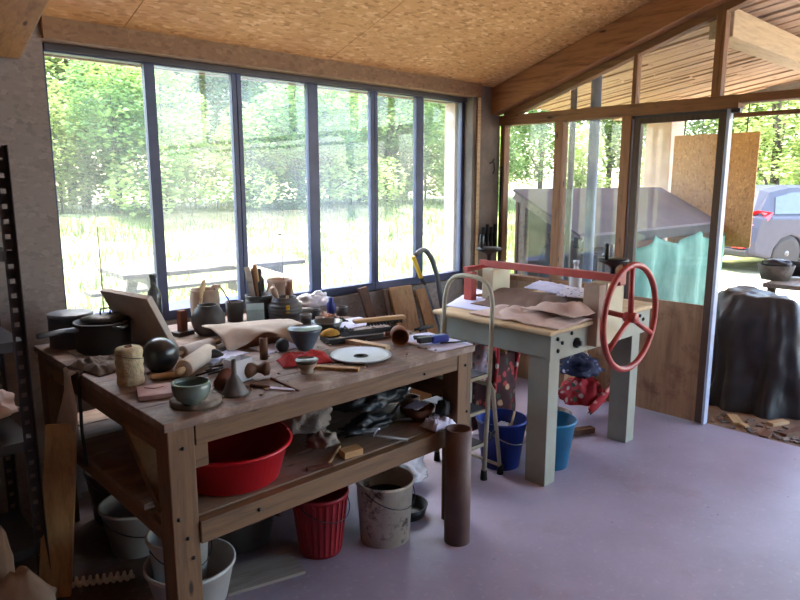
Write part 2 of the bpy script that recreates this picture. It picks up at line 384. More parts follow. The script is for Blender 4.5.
M['gas_blue'] = plain('gas_blue', S(120, 140, 170), .45, c2=S(96, 114, 146))
# concrete floor: pale lilac-grey slab, dust and reddish clay stains
def floor_mat():
    m, nt, b, out = newmat('concrete_floor'); b.inputs['Roughness'].default_value = .42
    v = coords(nt)
    n = N(nt, 'ShaderNodeTexNoise', Scale=.9, Detail=7, Roughness=.62); nt.links.new(v, n.inputs['Vector'])
    c = ramp(nt, n.outputs[0], [(.3, S(150, 140, 156)), (.55, S(172, 163, 182)), (.75, S(188, 180, 198))])
    n2 = N(nt, 'ShaderNodeTexNoise', Scale=1.7, Detail=6, Roughness=.7); nt.links.new(coords(nt, (1, 1, 1), (0, 0, 1)), n2.inputs['Vector'])
    c = mix(nt, ramp(nt, n2.outputs[0], [(.55, (0, 0, 0, 1)), (.75, (.45, .45, .45, 1))]), c, S(140, 104, 92))
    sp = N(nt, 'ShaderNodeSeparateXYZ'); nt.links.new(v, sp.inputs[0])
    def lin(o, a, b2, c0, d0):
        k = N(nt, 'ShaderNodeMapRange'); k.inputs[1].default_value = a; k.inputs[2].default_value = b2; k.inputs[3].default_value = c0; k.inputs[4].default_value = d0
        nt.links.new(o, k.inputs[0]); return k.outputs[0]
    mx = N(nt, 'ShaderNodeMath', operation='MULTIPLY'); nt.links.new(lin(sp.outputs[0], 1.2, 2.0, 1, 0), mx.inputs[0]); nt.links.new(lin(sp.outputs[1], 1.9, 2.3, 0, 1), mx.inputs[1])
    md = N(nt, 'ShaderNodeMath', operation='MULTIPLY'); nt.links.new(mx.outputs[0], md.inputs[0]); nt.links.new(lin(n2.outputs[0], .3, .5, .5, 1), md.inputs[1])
    c = mix(nt, md.outputs[0], c, S(92, 74, 62))      # browner and darker under and behind the bench, broken up by noise
    vo = N(nt, 'ShaderNodeTexVoronoi', Scale=7); nt.links.new(v, vo.inputs['Vector'])
    n3 = N(nt, 'ShaderNodeTexNoise', Scale=40, Detail=2); nt.links.new(v, n3.inputs['Vector'])
    c = mix(nt, ramp(nt, vo.outputs['Distance'], [(.02, (.8, .8, .8, 1)), (.05, (0, 0, 0, 1))]), c, S(110, 92, 88))
    c = mix(nt, ramp(nt, n3.outputs[0], [(.6, (0, 0, 0, 1)), (.75, (.3, .3, .3, 1))]), c, S(206, 196, 202))
    nt.links.new(c, b.inputs['Base Color']); bump(nt, b, n3.outputs[0], .12, .004); return m
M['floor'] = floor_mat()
def net_mat():
    m, nt, b, out = newmat('green_net'); b.inputs['Roughness'].default_value = .7
    v = coords(nt); n = N(nt, 'ShaderNodeTexNoise', Scale=9, Detail=5); nt.links.new(coords(nt, (2, 2, .6)), n.inputs['Vector'])
    nt.links.new(ramp(nt, n.outputs[0], [(.3, S(84, 158, 138)), (.7, S(132, 192, 172))]), b.inputs['Base Color'])
    b.inputs['Alpha'].default_value = .93
    return m
M['net'] = net_mat()
def ground_mat():
    m, nt, b, out = newmat('outdoor_ground'); b.inputs['Roughness'].default_value = .95
    v = coords(nt); n = N(nt, 'ShaderNodeTexNoise', Scale=1.6, Detail=8, Roughness=.7); nt.links.new(v, n.inputs['Vector'])
    n2 = N(nt, 'ShaderNodeTexNoise', Scale=.35, Detail=4); nt.links.new(v, n2.inputs['Vector'])
    grass = ramp(nt, n.outputs[0], [(.3, S(88, 102, 48)), (.5, S(132, 138, 80)), (.7, S(186, 178, 132))])
    dirt = ramp(nt, n.outputs[0], [(.3, S(104, 82, 66)), (.55, S(140, 114, 94)), (.75, S(166, 142, 120))])
    sand = ramp(nt, n.outputs[0], [(.3, S(176, 156, 132)), (.7, S(204, 186, 162))])
    sp = N(nt, 'ShaderNodeSeparateXYZ'); nt.links.new(v, sp.inputs[0])
    ad = N(nt, 'ShaderNodeMath', operation='ADD'); nt.links.new(sp.outputs[0], ad.inputs[0]); nt.links.new(n2.outputs[0], ad.inputs[1])
    c = mix(nt, ramp(nt, mr(nt, ad.outputs[0], 6.6, 7.6), [(0, (0, 0, 0, 1)), (1, (1, 1, 1, 1))]), dirt, sand)
    ay = N(nt, 'ShaderNodeMath', operation='ADD'); nt.links.new(sp.outputs[1], ay.inputs[0]); nt.links.new(n2.outputs[0], ay.inputs[1])
    c = mix(nt, ramp(nt, mr(nt, ay.outputs[0], 4.0, 5.4), [(0, (0, 0, 0, 1)), (1, (1, 1, 1, 1))]), c, grass)
    nt.links.new(c, b.inputs['Base Color']); bump(nt, b, n.outputs[0], .5, .05); return m
def mr(nt, o, a, b):
    k = N(nt, 'ShaderNodeMapRange'); k.inputs[1].default_value = a; k.inputs[2].default_value = b
    nt.links.new(o, k.inputs[0]); return k.outputs[0]
M['ground'] = ground_mat()

# ================================================================== SETTING
XW = 4.08; YW = 3.21; XL = -1.3; YB = -3.6; SL = .32
def roofz(y): return 2.19+SL*(YW-y)
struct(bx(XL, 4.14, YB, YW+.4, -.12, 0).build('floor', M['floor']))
# window wall: boarded below the sill, lintel board, pillars and reveals
struct(bx(XL, XW+.1, YW+.06, YW+.25, -.12, .785).build('wall_back_lower', M['osb_wall']))
struct(bx(XL, .928, YW, YW+.25, 0, 2.6).build('wall_back_pillar', M['osb_wall']))
struct(bx(.928, 3.81, YW, YW+.25, 2.105, 2.6).build('wall_back_lintel', M['osb_trim']))
struct(bx(3.76, XW-.005, YW+.001, YW+.25, 0, 2.6).build('wall_back_corner', M['dark_plaster']))
struct(bx(.93, 3.83, YW-.022, YW-.001, 2.105, 2.205).build('trim_lintel', M['osb_trim'], bevel=.002))
struct(bx(3.80, 3.835, YW-.012, YW-.001, 0, 2.104).build('trim_corner', M['pale_wood'], bevel=.002))
struct(bx(.94, 3.755, YW+.235, YW+.25, 2.075, 2.105).build('trim_outer_head', M['render']))
struct(bx(3.735, 3.759, YW+.15, YW+.252, .79, 2.075).build('trim_outer_reveal', M['render']))
def window(name, x0, x1, lights, z0=.79, z1=2.103):
    t = struct(bpy.data.objects.new(name, None)); COL.objects.link(t); y0 = 3.29
    t.location = (0, 0, 0)
    f = MB(); w = .04
    f.box(x0, x1, y0, y0+.06, z0, z0+.05); f.box(x0, x1, y0, y0+.06, z1-.035, z1)
    f.box(x0, x0+w*.7, y0, y0+.036, z0+.05, z1-.035); f.box(x1-w*.7, x1, y0, y0+.036, z0+.05, z1-.035)
    for a, b in lights: f.box(a, b, y0-.006, y0+.032, z0+.05, z1-.035)
    f.build('window_frame', M['blue_frame'], t, bevel=.003)
    xs = [x0+w*.7]+[v for p in lights for v in p]+[x1-w*.7]
    for i in range(0, len(xs), 2):
        bx(xs[i]-.004, xs[i+1]+.004, y0+.014, y0+.018, z0+.045, z1-.03).build('pane', M['glass_dusty' if name == 'window_2' else 'glass'], t)
    return t
window('window_1', .93, 1.90, [(1.398, 1.45)])
window('window_2', 1.902, 2.885, [(2.364, 2.436)])
window('window_3', 2.887, 3.76, [(3.262, 3.33)])
struct(bx(.955, 3.76, 3.27, 3.288, 2.075, 2.104).build('trim_window_head', M['dark_rail']))
# unseen side and rear walls; left and rear darkened to cut bounced light
struct(bx(XL-.2, XL, YB-.2, YW+.25, -.12, 4.6).build('wall_left', M['dark_wood']))
struct(bx(XL, 4.14, YB-.2, YB, -.12, 4.6).build('wall_rear', M['dark_wood']))
struct(bx(XW, XW+.06, YB-.2, -3.2, -.12, 4.6).build('wall_right', M['osb_wall']))
# ceiling: OSB sheets with open joints, backing roof
c = MB()
ys = [YW+.05, .77, -1.67, -4.2]; s1 = yp(122, 30, YW).x; s2 = yp(326, 60, YW).x
xs = [-1.4, s1-1.22, s1, s2, s2+1.22, 4.2]
for i in range(5):
    off = 0 if i % 2 else .0
    for j in range(3):
        a, b = ys[j]-.002, ys[j+1]+.002; l, r = xs[i]+.002, xs[i+1]-.002
        vs = [(x, y, roofz(y)+dz) for dz in (0, .012) for y in (b, a) for x in (l, r)]
        c.add(vs, [(0, 2, 3, 1), (4, 5, 7, 6), (0, 1, 5, 4), (2, 6, 7, 3), (0, 4, 6, 2), (1, 3, 7, 5)])
struct(c.build('ceiling', M['osb_ceiling']))
def slope_box(mb, x0, x1, ya, yb, za, zb):
    """box between y=ya..yb following the roof slope; za/zb offsets below/above roof"""
    vs = [(x, y, roofz(y)+dz) for dz in (za, zb) for y in (ya, yb) for x in (x0, x1)]
    return mb.add(vs, [(0, 2, 3, 1), (4, 5, 7, 6), (0, 1, 5, 4), (2, 6, 7, 3), (0, 4, 6, 2), (1, 3, 7, 5)])
struct(slope_box(MB(), -1.6, 4.16, -4.2, YW+.3, .02, .14).build('roof', M['porch_dark']))
struct(slope_box(MB(), 3.97, 4.075, -4.2, YW+.02, -.195, -.004).build('beam_right', M['rafter'], bevel=.004))
struct(slope_box(MB(), .62, .83, -4.2, YW-.02, -.19, -.004).build('beam_left', wood('left_rafter', S(190, 146, 96), S(146, 106, 66), 'y'), bevel=.004))
# right partition: wooden posts, glass, plywood below, sliding door, open doorway
p = MB()
p.box(XW, XW+.07, 3.17, 3.208, 0, 1.93); p.box(XW-.01, XW+.07, 2.66, 2.722, .80, 1.92); p.box(XW-.012, XW+.07, 2.147, 2.215, 0, 1.92)
p.box(XW-.005, XW+.07, 2.215, 3.17, .765, .80)
struct(p.build('trim_partition_posts', M['frame_wood'], bevel=.004))
p = MB(); p.box(XW-.02, XW+.08, 1.50, YW-.002, 1.918, 1.992); p.box(XW-.02, XW+.08, -3.2, 1.50, 1.945, 1.992); p.box(XW+.01, XW+.05, -3.2, 1.535, 1.868, 1.892)
struct(p.build('beam_header', M['frame_wood_h'], bevel=.004))
p = MB(); p.box(XW, XW+.06, 2.137, 2.165, 1.99, roofz(2.15)-.2); p.box(XW-.005, XW+.06, 1.612, 1.665, 1.99, roofz(1.62)-.2); p.box(XW, XW+.06, .60, .65, 1.985, roofz(.65)-.2); p.box(XW, XW+.06, -1.35, -1.3, 1.985, roofz(-1.3)-.2)
struct(p.build('trim_gable_posts', M['frame_wood'], bevel=.003))
struct(slope_box(MB(), XW-.003, XW+.065, -3.2, YW-.03, -.24, -.19).build('trim_gable_rail', M['frame_wood_h']))
t = struct(bpy.data.objects.new('window_4', None)); COL.objects.link(t)
for a, b in ((2.718, 3.172), (2.21, 2.664)): bx(XW+.03, XW+.034, a, b, .795, 1.925).build('pane', M['glass_right'], t)
t = struct(bpy.data.objects.new('window_5', None)); COL.objects.link(t)
for a, b in ((2.165, 2.98), (1.665, 2.137), (.65, 1.612), (-1.3, .6)):
    vs = [(x, y, z) for x in (XW+.03, XW+.034) for y, z in ((a, 1.985), (b, 1.985), (b, roofz(b)-.215), (a, roofz(a)-.215))]
    MB().add(vs, [(0, 3, 2, 1), (4, 5, 6, 7), (0, 1, 5, 4), (1, 2, 6, 5), (2, 3, 7, 6), (3, 0, 4, 7)]).build('pane', M['glass_right'], t)
struct(bx(XW+.01, XW+.03, 2.2, 3.2, 0, .768).build('wall_right_panel', M['ply']))
t = struct(bpy.data.objects.new('door_1', None)); COL.objects.link(t)
d = MB(); d.box(XW+.0, XW+.045, 2.09, 2.135, .01, 1.9); d.box(XW+.0, XW+.045, 1.565, 1.61, .01, 1.9)
d.box(XW, XW+.045, 1.61, 2.09, 1.868, 1.9)
d.build('door_frame', wood('door_wood', S(84, 62, 46), S(56, 40, 30), 'z'), t, bevel=.003)
bx(XW+.02, XW+.024, 1.605, 2.095, .735, 1.872).build('pane', M['glass_right'], t)
bx(XW+.008, XW+.03, 1.6, 2.1, .01, .755).build('door_panel', M['ply'], t)
bx(XW-.006, XW+.05, 1.548, 1.565, .005, 1.93).build('door_edge', M['blue_edge'], t, bevel=.003)
bx(XW+.0, XW+.03, 2.142, 2.15, .01, 1.9).build('track', M['blue_edge'], t)
struct(bx(XW+.01, XW+.05, 1.5, 2.15, 1.895, 1.93).build('trim_door_head', M['dark_rail']))
# outdoor ground
def gz(x, y):
    h = 0
    if y > 7: h = min(1, (y-7)/6)**1.3*.95
    return h-.03+.05*noise.noise(Vector((x*.4, y*.4, 0))) * (1 if (y > 5 or x > 5) else .3)
g = MB(); xs = [-40+i*1.3 for i in range(75)]; ys = [-25+j*1.0 for j in range(85)]
vs = [(x, y, gz(x, y)-(.10 if (XL-.6 < x < 4.2 and YB < y < 4.3) else 0)) for x in xs for y in ys]; n = len(ys)
fs = [(i*n+j, (i+1)*n+j, (i+1)*n+j+1, i*n+j+1) for i in range(len(xs)-1) for j in range(n-1)]
struct(g.add(vs, fs, True).build('ground', M['ground']))
struct(bx(4.141, 6.6, -4, 4.5, -.1, -.012).build('ground_porch', M['ground']))
# porch outside the right wall; its unseen near end extended to cut sky light
def pz(y): return 2.27+.15*(3.3-y)
p = MB()
yy = -4.0
random.seed(3)
pb = MB()
x = 4.16
while x < 7.3:
    w = random.choice((.07, .09, .1)); y0 = -3.4
    while y0 < 3.9:
        L = random.uniform(.8, 2.2); y1 = min(3.9, y0+L); dz = random.uniform(0, .02)
        vs = [(xx, y, pz(y)+dz+k) for k in (0, .02) for y in (y0, y1-.01) for xx in (x, x+w-.012)]
        pb.add(vs, [(0, 2, 3, 1), (4, 5, 7, 6), (0, 1, 5, 4), (2, 6, 7, 3), (0, 4, 6, 2), (1, 3, 7, 5)]); y0 = y1
    x += w
struct(pb.build('roof_porch_boards', M['porch_board']))
vs = [(xx, y, pz(y)+.05+k) for k in (0, .04) for y in (-3.4, 4.0) for xx in (4.15, 7.4)]
struct(MB().add(vs, [(0, 2, 3, 1), (4, 5, 7, 6), (0, 1, 5, 4), (2, 6, 7, 3), (0, 4, 6, 2), (1, 3, 7, 5)]).build('roof_porch', M['porch_dark']))
struct(bx(4.16, 7.3, 1.60, 1.74, 2.33, 2.49).build('beam_porch', M['pale_wood'], bevel=.005))
ga = xp(692, 75, 7.27).y
struct(MB().add([(x, y, z) for x in (7.25, 7.27) for y, z in ((.2, 2.33), (ga, 2.33), (ga, max(2.345, pz(ga))), (.2, pz(.2)))], [(0, 3, 2, 1), (4, 5, 6, 7), (0, 1, 5, 4), (1, 2, 6, 5), (2, 3, 7, 6), (3, 0, 4, 7)]).build('wall_porch_gable', M['osb_wall']))
struct(bx(6.9, 7.2, 3.19, 3.47, -.05, 2.24).build('column_porch', M['render'], bevel=.01))
struct(bx(7.1, 7.25, .3, .42, -.05, 2.6).build('column_porch_front', M['frame_wood'], bevel=.005))

M['chalk'] = plain('chalk_white', S(240, 236, 228), .6, c2=S(214, 208, 200))

M['prop_plank'] = wood('prop_plank', S(184, 152, 108), S(146, 114, 78), 'z')

M['weathered'] = wood('weathered_timber', S(84, 76, 70), S(58, 52, 48), 'x')
# ================================================================== WORKBENCH
TZ = .81
b = thing('workbench', 'long paint-spattered wooden workbench under the window with a lower shelf', 'workbench', (.75, 1.785, 0))
BW, BD = 1.385, 1.30
mb = MB()
for i in range(7):
    y0 = i*BD/7; mb.box(0, BW, y0+.0008, y0+BD/7-.0008, .783, .81)
mb.build('table_top', M['bench_top'], b, bevel=.003)
bx(.10, BW-.09, .012, .052, .715, .783).build('apron', M['bench_x'], b, bevel=.003)
bx(.10, BW-.09, BD-.06, BD-.02, .70, .783).build('apron', M['bench_x'], b, bevel=.003)
bx(.012, .052, .10, BD-.1, .70, .783).build('apron', M['bench_y'], b, bevel=.003)
bx(BW-.05, BW-.012, .10, BD-.1, .70, .783).build('apron', M['bench_y'], b, bevel=.003)
for x in (.01, BW-.10):
    for y in (.008, BD-.098): bx(x, x+.085, y, y+.09, 0, .783).build('leg', M['bench_z'], b, bevel=.004)
bx(.095, BW-.10, .0, .04, .398, .472).build('rail', M['bench_x'], b, bevel=.003)
bx(.095, BW-.10, BD-.05, BD-.01, .398, .46).build('rail', M['bench_x'], b, bevel=.003)
bx(.012, .05, .098, BD-.1, .40, .455).build('rail', M['bench_y'], b, bevel=.003)
bx(BW-.05, BW-.012, .098, BD-.1, .40, .455).build('rail', M['bench_y'], b, bevel=.003)
mb = MB()
for i in range(7):
    y0 = .042+i*.178; mb.box(.01 if .1 < y0 < 1.1 else .1, BW-.02 if .1 < y0 < 1.1 else BW-.1, y0, y0+.172, .456, .476)
mb.build('lower_shelf', M['shelf_wood'], b, bevel=.002)
MB().bar((.035, .085, .5), (.035, .36, .735), .03, .06, (1, 0, 0)).build('brace', M['bench_y'], b, bevel=.003)
bx(.095, .16, .055, .10, .622, .70).build('block', M['bench_x'], b, bevel=.003)
bx(BW-.105, BW-.06, .10, BD-.1, .575, .655).build('end_rail', M['bench_y'], b, bevel=.003)
for x, z in ((.055, .72), (.03, .5), (.055, .43), (.07, .36), (BW-.055, .73), (BW-.04, .52), (.3, .44), (BW-.3, .74)):
    MB().lathe([(.006, 0), (.006, .004), (.003, .006)], 10, R3(x=PI/2, t=(x, .008 if .09 > x or x > BW-.1 else (.012 if z > .6 else .0), z))).build('screw', M['bolt'], b)

def on(px, py, z=TZ): p = zp(px, py, z); return (p.x, p.y, z)
def lathe_thing(name, label, cat, prof, mat, loc, seg=32, group=None, M_=None, sx=1, sy=1):
    o = MB().lathe(prof, seg, M_, sx=sx, sy=sy).build(name, mat, loc=loc); return tag(o, label, cat, group)
# -------- on the bench, left end
t = thing('tin', 'dark grey round tin at the back left corner of the workbench', 'tin', (.88, 2.99, TZ))
MB().lathe([(0, 0), (.088, 0), (.088, .128), (.091, .13), (.091, .136)], 32).build('body', M['tin_grey'], t)
MB().lathe([(.089, .118), (.0895, .14), (.086, .142), (0, .142)], 32).build('lid', M['tin_grey'], t)
t = thing('saucepan', 'dirty dark saucepan with a long handle, left of the leaning plaster board', 'saucepan', (.945, 2.80, TZ))
MB().lathe([(0, 0), (.098, 0), (.106, .01), (.108, .118), (.113, .121), (.113, .126), (.105, .126), (.102, .012), (0, .008)], 36).build('pan_body', M['pan'], t)
MB().tube([(-.10, -.02, .105), (-.16, -.05, .115), (-.27, -.10, .118)], [.011, .009, .012], 10).build('handle', M['galv'], t)
mb = MB(); mb.tube([(.0, -.112, .112), (.03, -.135, .112), (.06, -.112, .112)], .006, 8); mb.build('lug', M['steel'], t)
t = thing('kettle_lid', 'dark pot lid with a small loop handle lying across the saucepan', 'lid', (.965, 2.815, TZ+.127))
MB().lathe([(.0, 0), (.095, 0), (.098, .006), (.05, .02), (0, .024)], 32).build('lid_body', M['pan'], t)
MB().tube([(-.02, 0, .02), (-.02, 0, .045), (.02, 0, .045), (.02, 0, .02)], .004, 8).build('loop', M['blue_tool'], t)

t = thing('plaster_board', 'pale grey plaster board tilted back against the dark saucepan', 'board', (1.165, 2.555, TZ+.010))
E_ = Vector((-.062, .335, 0)); Rr = Vector((-.108, -.004, .238)); Nn = E_.cross(Rr).normalized()*.026
if Nn.x < 0: Nn = -Nn
vs = [E_*u+Rr*v+Nn*w for w in (-1, 0) for v in (0, 1) for u in (0, 1)]
MB().add(vs, [(0, 1, 3, 2), (4, 6, 7, 5), (0, 4, 5, 1), (2, 3, 7, 6), (0, 2, 6, 4), (1, 5, 7, 3)]).build('slab', M['plaster'], t, bevel=.003)
lathe_thing('bottle', 'slim dark bottle standing behind the tilted plaster board', 'bottle', [(0, 0), (.03, 0), (.032, .008), (.032, .17), (.028, .2), (.014, .225), (.014, .262), (.017, .264), (.017, .28), (0, .28)], M['dark_glass'], (1.225, 2.93, TZ))
q = yp(103, 196, 3.2)
tag(MB().tube([(0, 0, 0), (.012, .02, .24), (.016, .035, .50)], [.003, .0028, .0022], 8).build('cane', M['bristle'], loc=(1.02, 3.0, TZ)), 'thin bent cane standing upright before the left window pane', 'cane')
x, y, z = on(131, 383)
t = thing('twine_spool', 'tall cream spool of twine standing on the left end of the workbench', 'twine', (x, y, TZ))
pr = [(.012, 0), (.044, 0)]
for k in range(26):
    zz = .003+k*.0047; pr += [(.0455+.0015*math.sin(k*.9), zz+.0012), (.044+.0015*math.sin(k*.9), zz+.0035)]
pr += [(.040, .128), (.014, .130)]
MB().lathe(pr, 32).build('winding', M['twine'], t); MB().lathe([(.012, .002), (.013, .134), (.010, .134), (.009, .1)], 20).build('core', M['rust'], t)
MB().tube([(.0465*math.cos(a), .0465*math.sin(a), .112-.03*(a+3)/3) for a in [-3+.25*i for i in range(13)]], .0016, 6).build('loose_strand', M['clay_grey'], t)
x, y, z = on(164, 380)
t = thing('glass_bowl', 'round dark glass bowl lying tipped on its side behind the celadon bowl', 'bowl', (.99, 2.33, TZ+.055), rz=.3)
MB().lathe([(0, -.05), (.03, -.048), (.055, -.03), (.066, 0), (.064, .03), (.056, .05), (.053, .05), (.061, .028), (.062, 0), (.052, -.027), (.028, -.044), (0, -.046)], 32, R3(x=-1.25)).build('bowl_body', M['black_glaze'], t)
# crumpled dirty cloth heap left of the twine
def crumple(name, label, cat, px, py, w, d, h, mat, seed, z=TZ, rz=0, n=26, group=None, fx=5):
    p = zp(px, py, z)
    def fn(u, v):
        X = (u-.5)*w; Y = (v-.5)*d; e = max(0, 1-max(abs(u-.5), abs(v-.5))*2)
        q = noise.noise(Vector((u*fx, v*fx, seed*3.7)))+.5*noise.noise(Vector((u*fx*2.3, v*fx*2.3, seed*5.1)))
        return (X+.04*w*noise.noise(Vector((v*6, u*2, seed))), Y+.04*d*noise.noise(Vector((u*6, v*2, seed+9))), .004+h*min(1, e*3)*(.45+.6*abs(q)))
    o = MB().sheet(n, n, fn, .003).build(name, mat, loc=(p.x, p.y, z), rz=rz)
    return tag(o, label, cat, group)
crumple('rag', 'grey crumpled rag along the left edge of the workbench, beside the twine', 'rag', 100, 368, .14, .22, .045, M['sack'], 3, rz=.2)
crumple('paper_scrap', 'small pale paper scrap in front of the saucepan', 'paper', 84, 352, .1, .1, .008, M['plaster'], 4)
x, y, z = on(60, 357)
# rolling pins
def rolling_pin(px, py, px2, py2, r, label, hr=.011, mat='cream_cloth'):
    a = Vector(on(px, py)); c2 = Vector(on(px2, py2)); d = (c2-a); L = d.length
    t = thing('rolling_pin', label, 'rolling pin', tuple(a+Vector((0, 0, r))), rz=math.atan2(d.y, d.x), group=None)
    Mx = R3(y=PI/2)
    MB().lathe([(0, 0), (r*.93, 0), (r, .006), (r, L-.006), (r*.93, L), (0, L)], 24, Mx).build('roller', M[mat], t)
    for s, z0 in ((-1, 0), (1, L)):
        MB().lathe([(hr*.7, 0), (hr, .02), (hr*1.1, .045), (0, .055)], 14, R3(y=PI/2*s, t=(z0, 0, 0))).build('handle', M['pale_wood'], t)
rolling_pin(184, 378, 209, 360, .033, 'thick cloth-covered rolling pin with wooden handles behind the celadon bowl', .013)
rolling_pin(183, 359, 212, 350, .027, 'thinner pale rolling pin lying below the dark round vase', .010, 'plaster')
a = Vector(on(150, 381)); c2 = Vector(on(184, 377))
tag(MB().tube([a+(c2-a)*k+Vector((0, 0, .012)) for k in (0, .1, .5, .9, 1)], [.006, .011, .012, .010, .006], 12).build('wooden_dowel', M['pale_wood']), 'short pale wooden dowel lying just left of the thick rolling pin', 'dowel')
x, y, z = on(186, 336)
t = thing('rust_block', 'upright rust-brown block on a dark foot left of the round vase', 'block', (x, y+.03, TZ), rz=.3)
bx(-.045, .045, -.03, .03, 0, .02).build('foot', M['clay_dark'], t, bevel=.003); bx(-.02, .02, -.014, .014, .02, .115).build('block_body', M['rust'], t, bevel=.003)
# pots at the back
lathe_thing('round_vase', 'dark round-bellied vase at the back of the bench, left of the pots', 'vase', [(0, 0), (.045, 0), (.064, .02), (.076, .06), (.074, .09), (.058, .122), (.045, .132), (.047, .14), (.040, .14), (.05, .12), (.066, .09), (.066, .06), (.05, .02), (0, .01)], M['clay_dark'], (1.40, 2.76, TZ))
lathe_thing('beige_jar', 'tall beige jar holding tools behind the dark round vase', 'jar', [(0, 0), (.055, 0), (.066, .02), (.072, .12), (.066, .165), (.07, .175), (.064, .175), (.06, .165), (.064, .12), (.058, .02), (0, .01)], M['beige_clay'], (1.50, 2.985, TZ))
tag(MB().add([], []).tube([(0, 0, 0), (.0, -.02, .10)], [.006, .007], 8).sheet(2, 6, lambda u, v: ((u-.5)*(.018+.018*math.sin(PI*v)), -.02-.02*v, .095+.09*v), .005).build('wooden_spatula', M['pale_wood'], loc=(1.445, 2.945, TZ+.045), rz=.5), 'pale wooden spatula leaning out of the beige jar', 'spatula')
tag(MB().tube([(0, 0, 0), (-.03, -.01, .07), (-.075, -.02, .14), (-.105, -.02, .155), (-.115, -.02, .13)], .0035, 8).build('wire_loop', M['bolt'], loc=(1.635, 2.945, TZ+.04)), 'bent dark wire tool rising from the small dark cup', 'tool')
tag(MB().ball((0, 0, 0), .025, .016, .012, 2, .1).build('sponge_pad', M['beige_clay'], loc=(1.535, 2.93, TZ+.19)), 'small beige sponge pad at the end of the bent wire', 'sponge')
lathe_thing('dark_cup', 'plain dark cup between the round vase and the tool pot', 'cup', shell(.038, .046, .1, .005), M['clay_dark'], (1.645, 2.955, TZ))
t = thing('carton', 'pale teal and white carton standing in front of the black tool pot', 'carton', (1.655, 2.775, TZ), rz=-.55)
bx(-.042, .042, -.024, .024, 0, .085).build('box_body', M['teal_carton'], t, bevel=.003)
MB().prism([(-.024, .085), (.024, .085), (.0, .112)], -.042, .042, R3(x=PI/2, z=PI/2)).build('gable_top', M['teal_carton'], t)
bx(-.036, .036, -.0255, -.0243, .012, .03).build('band', M['teal_print'], t)
lathe_thing('tool_pot', 'black banded pot crammed with brushes and sticks below the mullion', 'pot', [(0, 0), (.06, 0), (.068, .03), (.07, .10), (.066, .105), (.068, .112), (.072, .125), (.066, .128), (.06, .1), (.058, .03), (0, .01)], M['clay_dark'], (1.76, 2.91, TZ))
for k, (dx, dy, L, r, tx, ty, mt, nm, lb, ct) in enumerate((
    (-.03, .0, .27, .012, -.03, .03, 'grey_timber', 'flat_stick', 'broad grey flat stick, leftmost in the black tool pot', 'stick'),
    (.008, .01, .26, .009, -.04, .02, 'rust', 'brown_stick', 'dark brown stick in the middle of the tool pot', 'stick'),
    (.028, .0, .28, .013, -.06, .02, 'plank', 'orange_stick', 'thick orange-brown handle tallest in the black tool pot', 'handle'),
    (-.008, -.03, .20, .008, -.02, -.01, 'black_rubber', 'brush_handle', 'short black brush handle at the front of the tool pot', 'brush'),
    (.036, -.02, .17, .006, .05, -.02, 'bolt', 'metal_rod', 'short metal rod leaning right out of the tool pot', 'rod'))):
    a = Vector((1.76+dx*.55, 2.91+dy, TZ+.02)); e = Vector((1.76+dx+tx*.6, 2.91+dy+ty, TZ+L))
    if k == 0: o = MB().bar(a, e, .03, .006, (0, 1, 0)).build(nm, M[mt], bevel=.002)
    else: o = MB().tube([a, a.lerp(e, .5), a.lerp(e, .93), e], [r*.7, r*.85, r, r*.6], 10).build(nm, M[mt])
    tag(o, lb, ct)
t = thing('ribbed_pot', 'squat black ribbed pot with a yellow patch, right of the tool pot', 'pot', (1.835, 2.79, TZ))
pr = [(0, 0), (.07, 0)]
for k in range(6):
    zz = .006+k*.017; r = .078+.007*math.sin(k/5*PI)-.012*(k == 5); pr += [(r, zz), (r+.004, zz+.006), (r, zz+.013)]
pr += [(.058, .112), (.06, .122), (.054, .122), (.06, .1), (.066, .02), (0, .012)]
MB().lathe(pr, 36).build('pot_body', M['clay_grey'], t)
MB().sheet(4, 3, lambda u, v: (.0855*math.cos(-2.1+.22*u), .0855*math.sin(-2.1+.22*u), .05+.042*v), .002).build('patch', M['yellow'], t)
t = thing('beige_jug', 'large beige jug at the very back behind the ribbed pot', 'jug', (1.945, 3.0, TZ))
MB().lathe([(0, 0), (.05, 0), (.065, .03), (.074, .1), (.064, .15), (.07, .178), (.063, .178), (.058, .15), (.066, .1), (.056, .03), (0, .012)], 32).build('jug_body', M['beige_clay'], t)
MB().tube([(-.06, -.03, .06), (-.095, -.05, .09), (-.095, -.05, .13), (-.055, -.028, .155)], .008, 8).build('handle', M['beige_clay'], t)
for k, (dx, r, h, mt, lb) in enumerate(((.01, .012, .135, 'terracotta', 'fat terracotta brush sticking out of the ribbed pot, right side'), (-.022, .011, .115, 'beige_clay', 'pale bristled brush leaning left in the ribbed pot'))):
    tt = thing('stub_brush', lb, 'brush', (1.835+dx, 2.79, TZ+.06)); MB().tube([(0, 0, 0), (dx, .0, h*.55)], r*.6, 8).build('handle', M['pale_wood'], tt)
    MB().tube([(dx, 0, h*.5), (dx*1.7, .0, h*.8), (dx*2.2, .0, h)], [r, r*1.6, r*1.3], 10).build('bristle_head', M[mt], tt)
tag(MB().tube([(0, 0, 0), (.0, 0, .13), (-.002, 0, .25)], .0016, 6).ball((-.012, 0, .252), .012, .005, .004, seg=8, rings=6).build('wire_pin', M['bolt'], loc=(1.93, 2.94, TZ+.17)), 'thin upright wire with a hooked tip above the beige jug', 'wire')
lathe_thing('dark_stopper', 'narrow dark bottle neck behind the beige jug', 'bottle', [(0, 0), (.022, 0), (.024, .18), (.011, .20), (.012, .235), (0, .24)], M['clay_dark'], (1.855, 3.055, TZ))
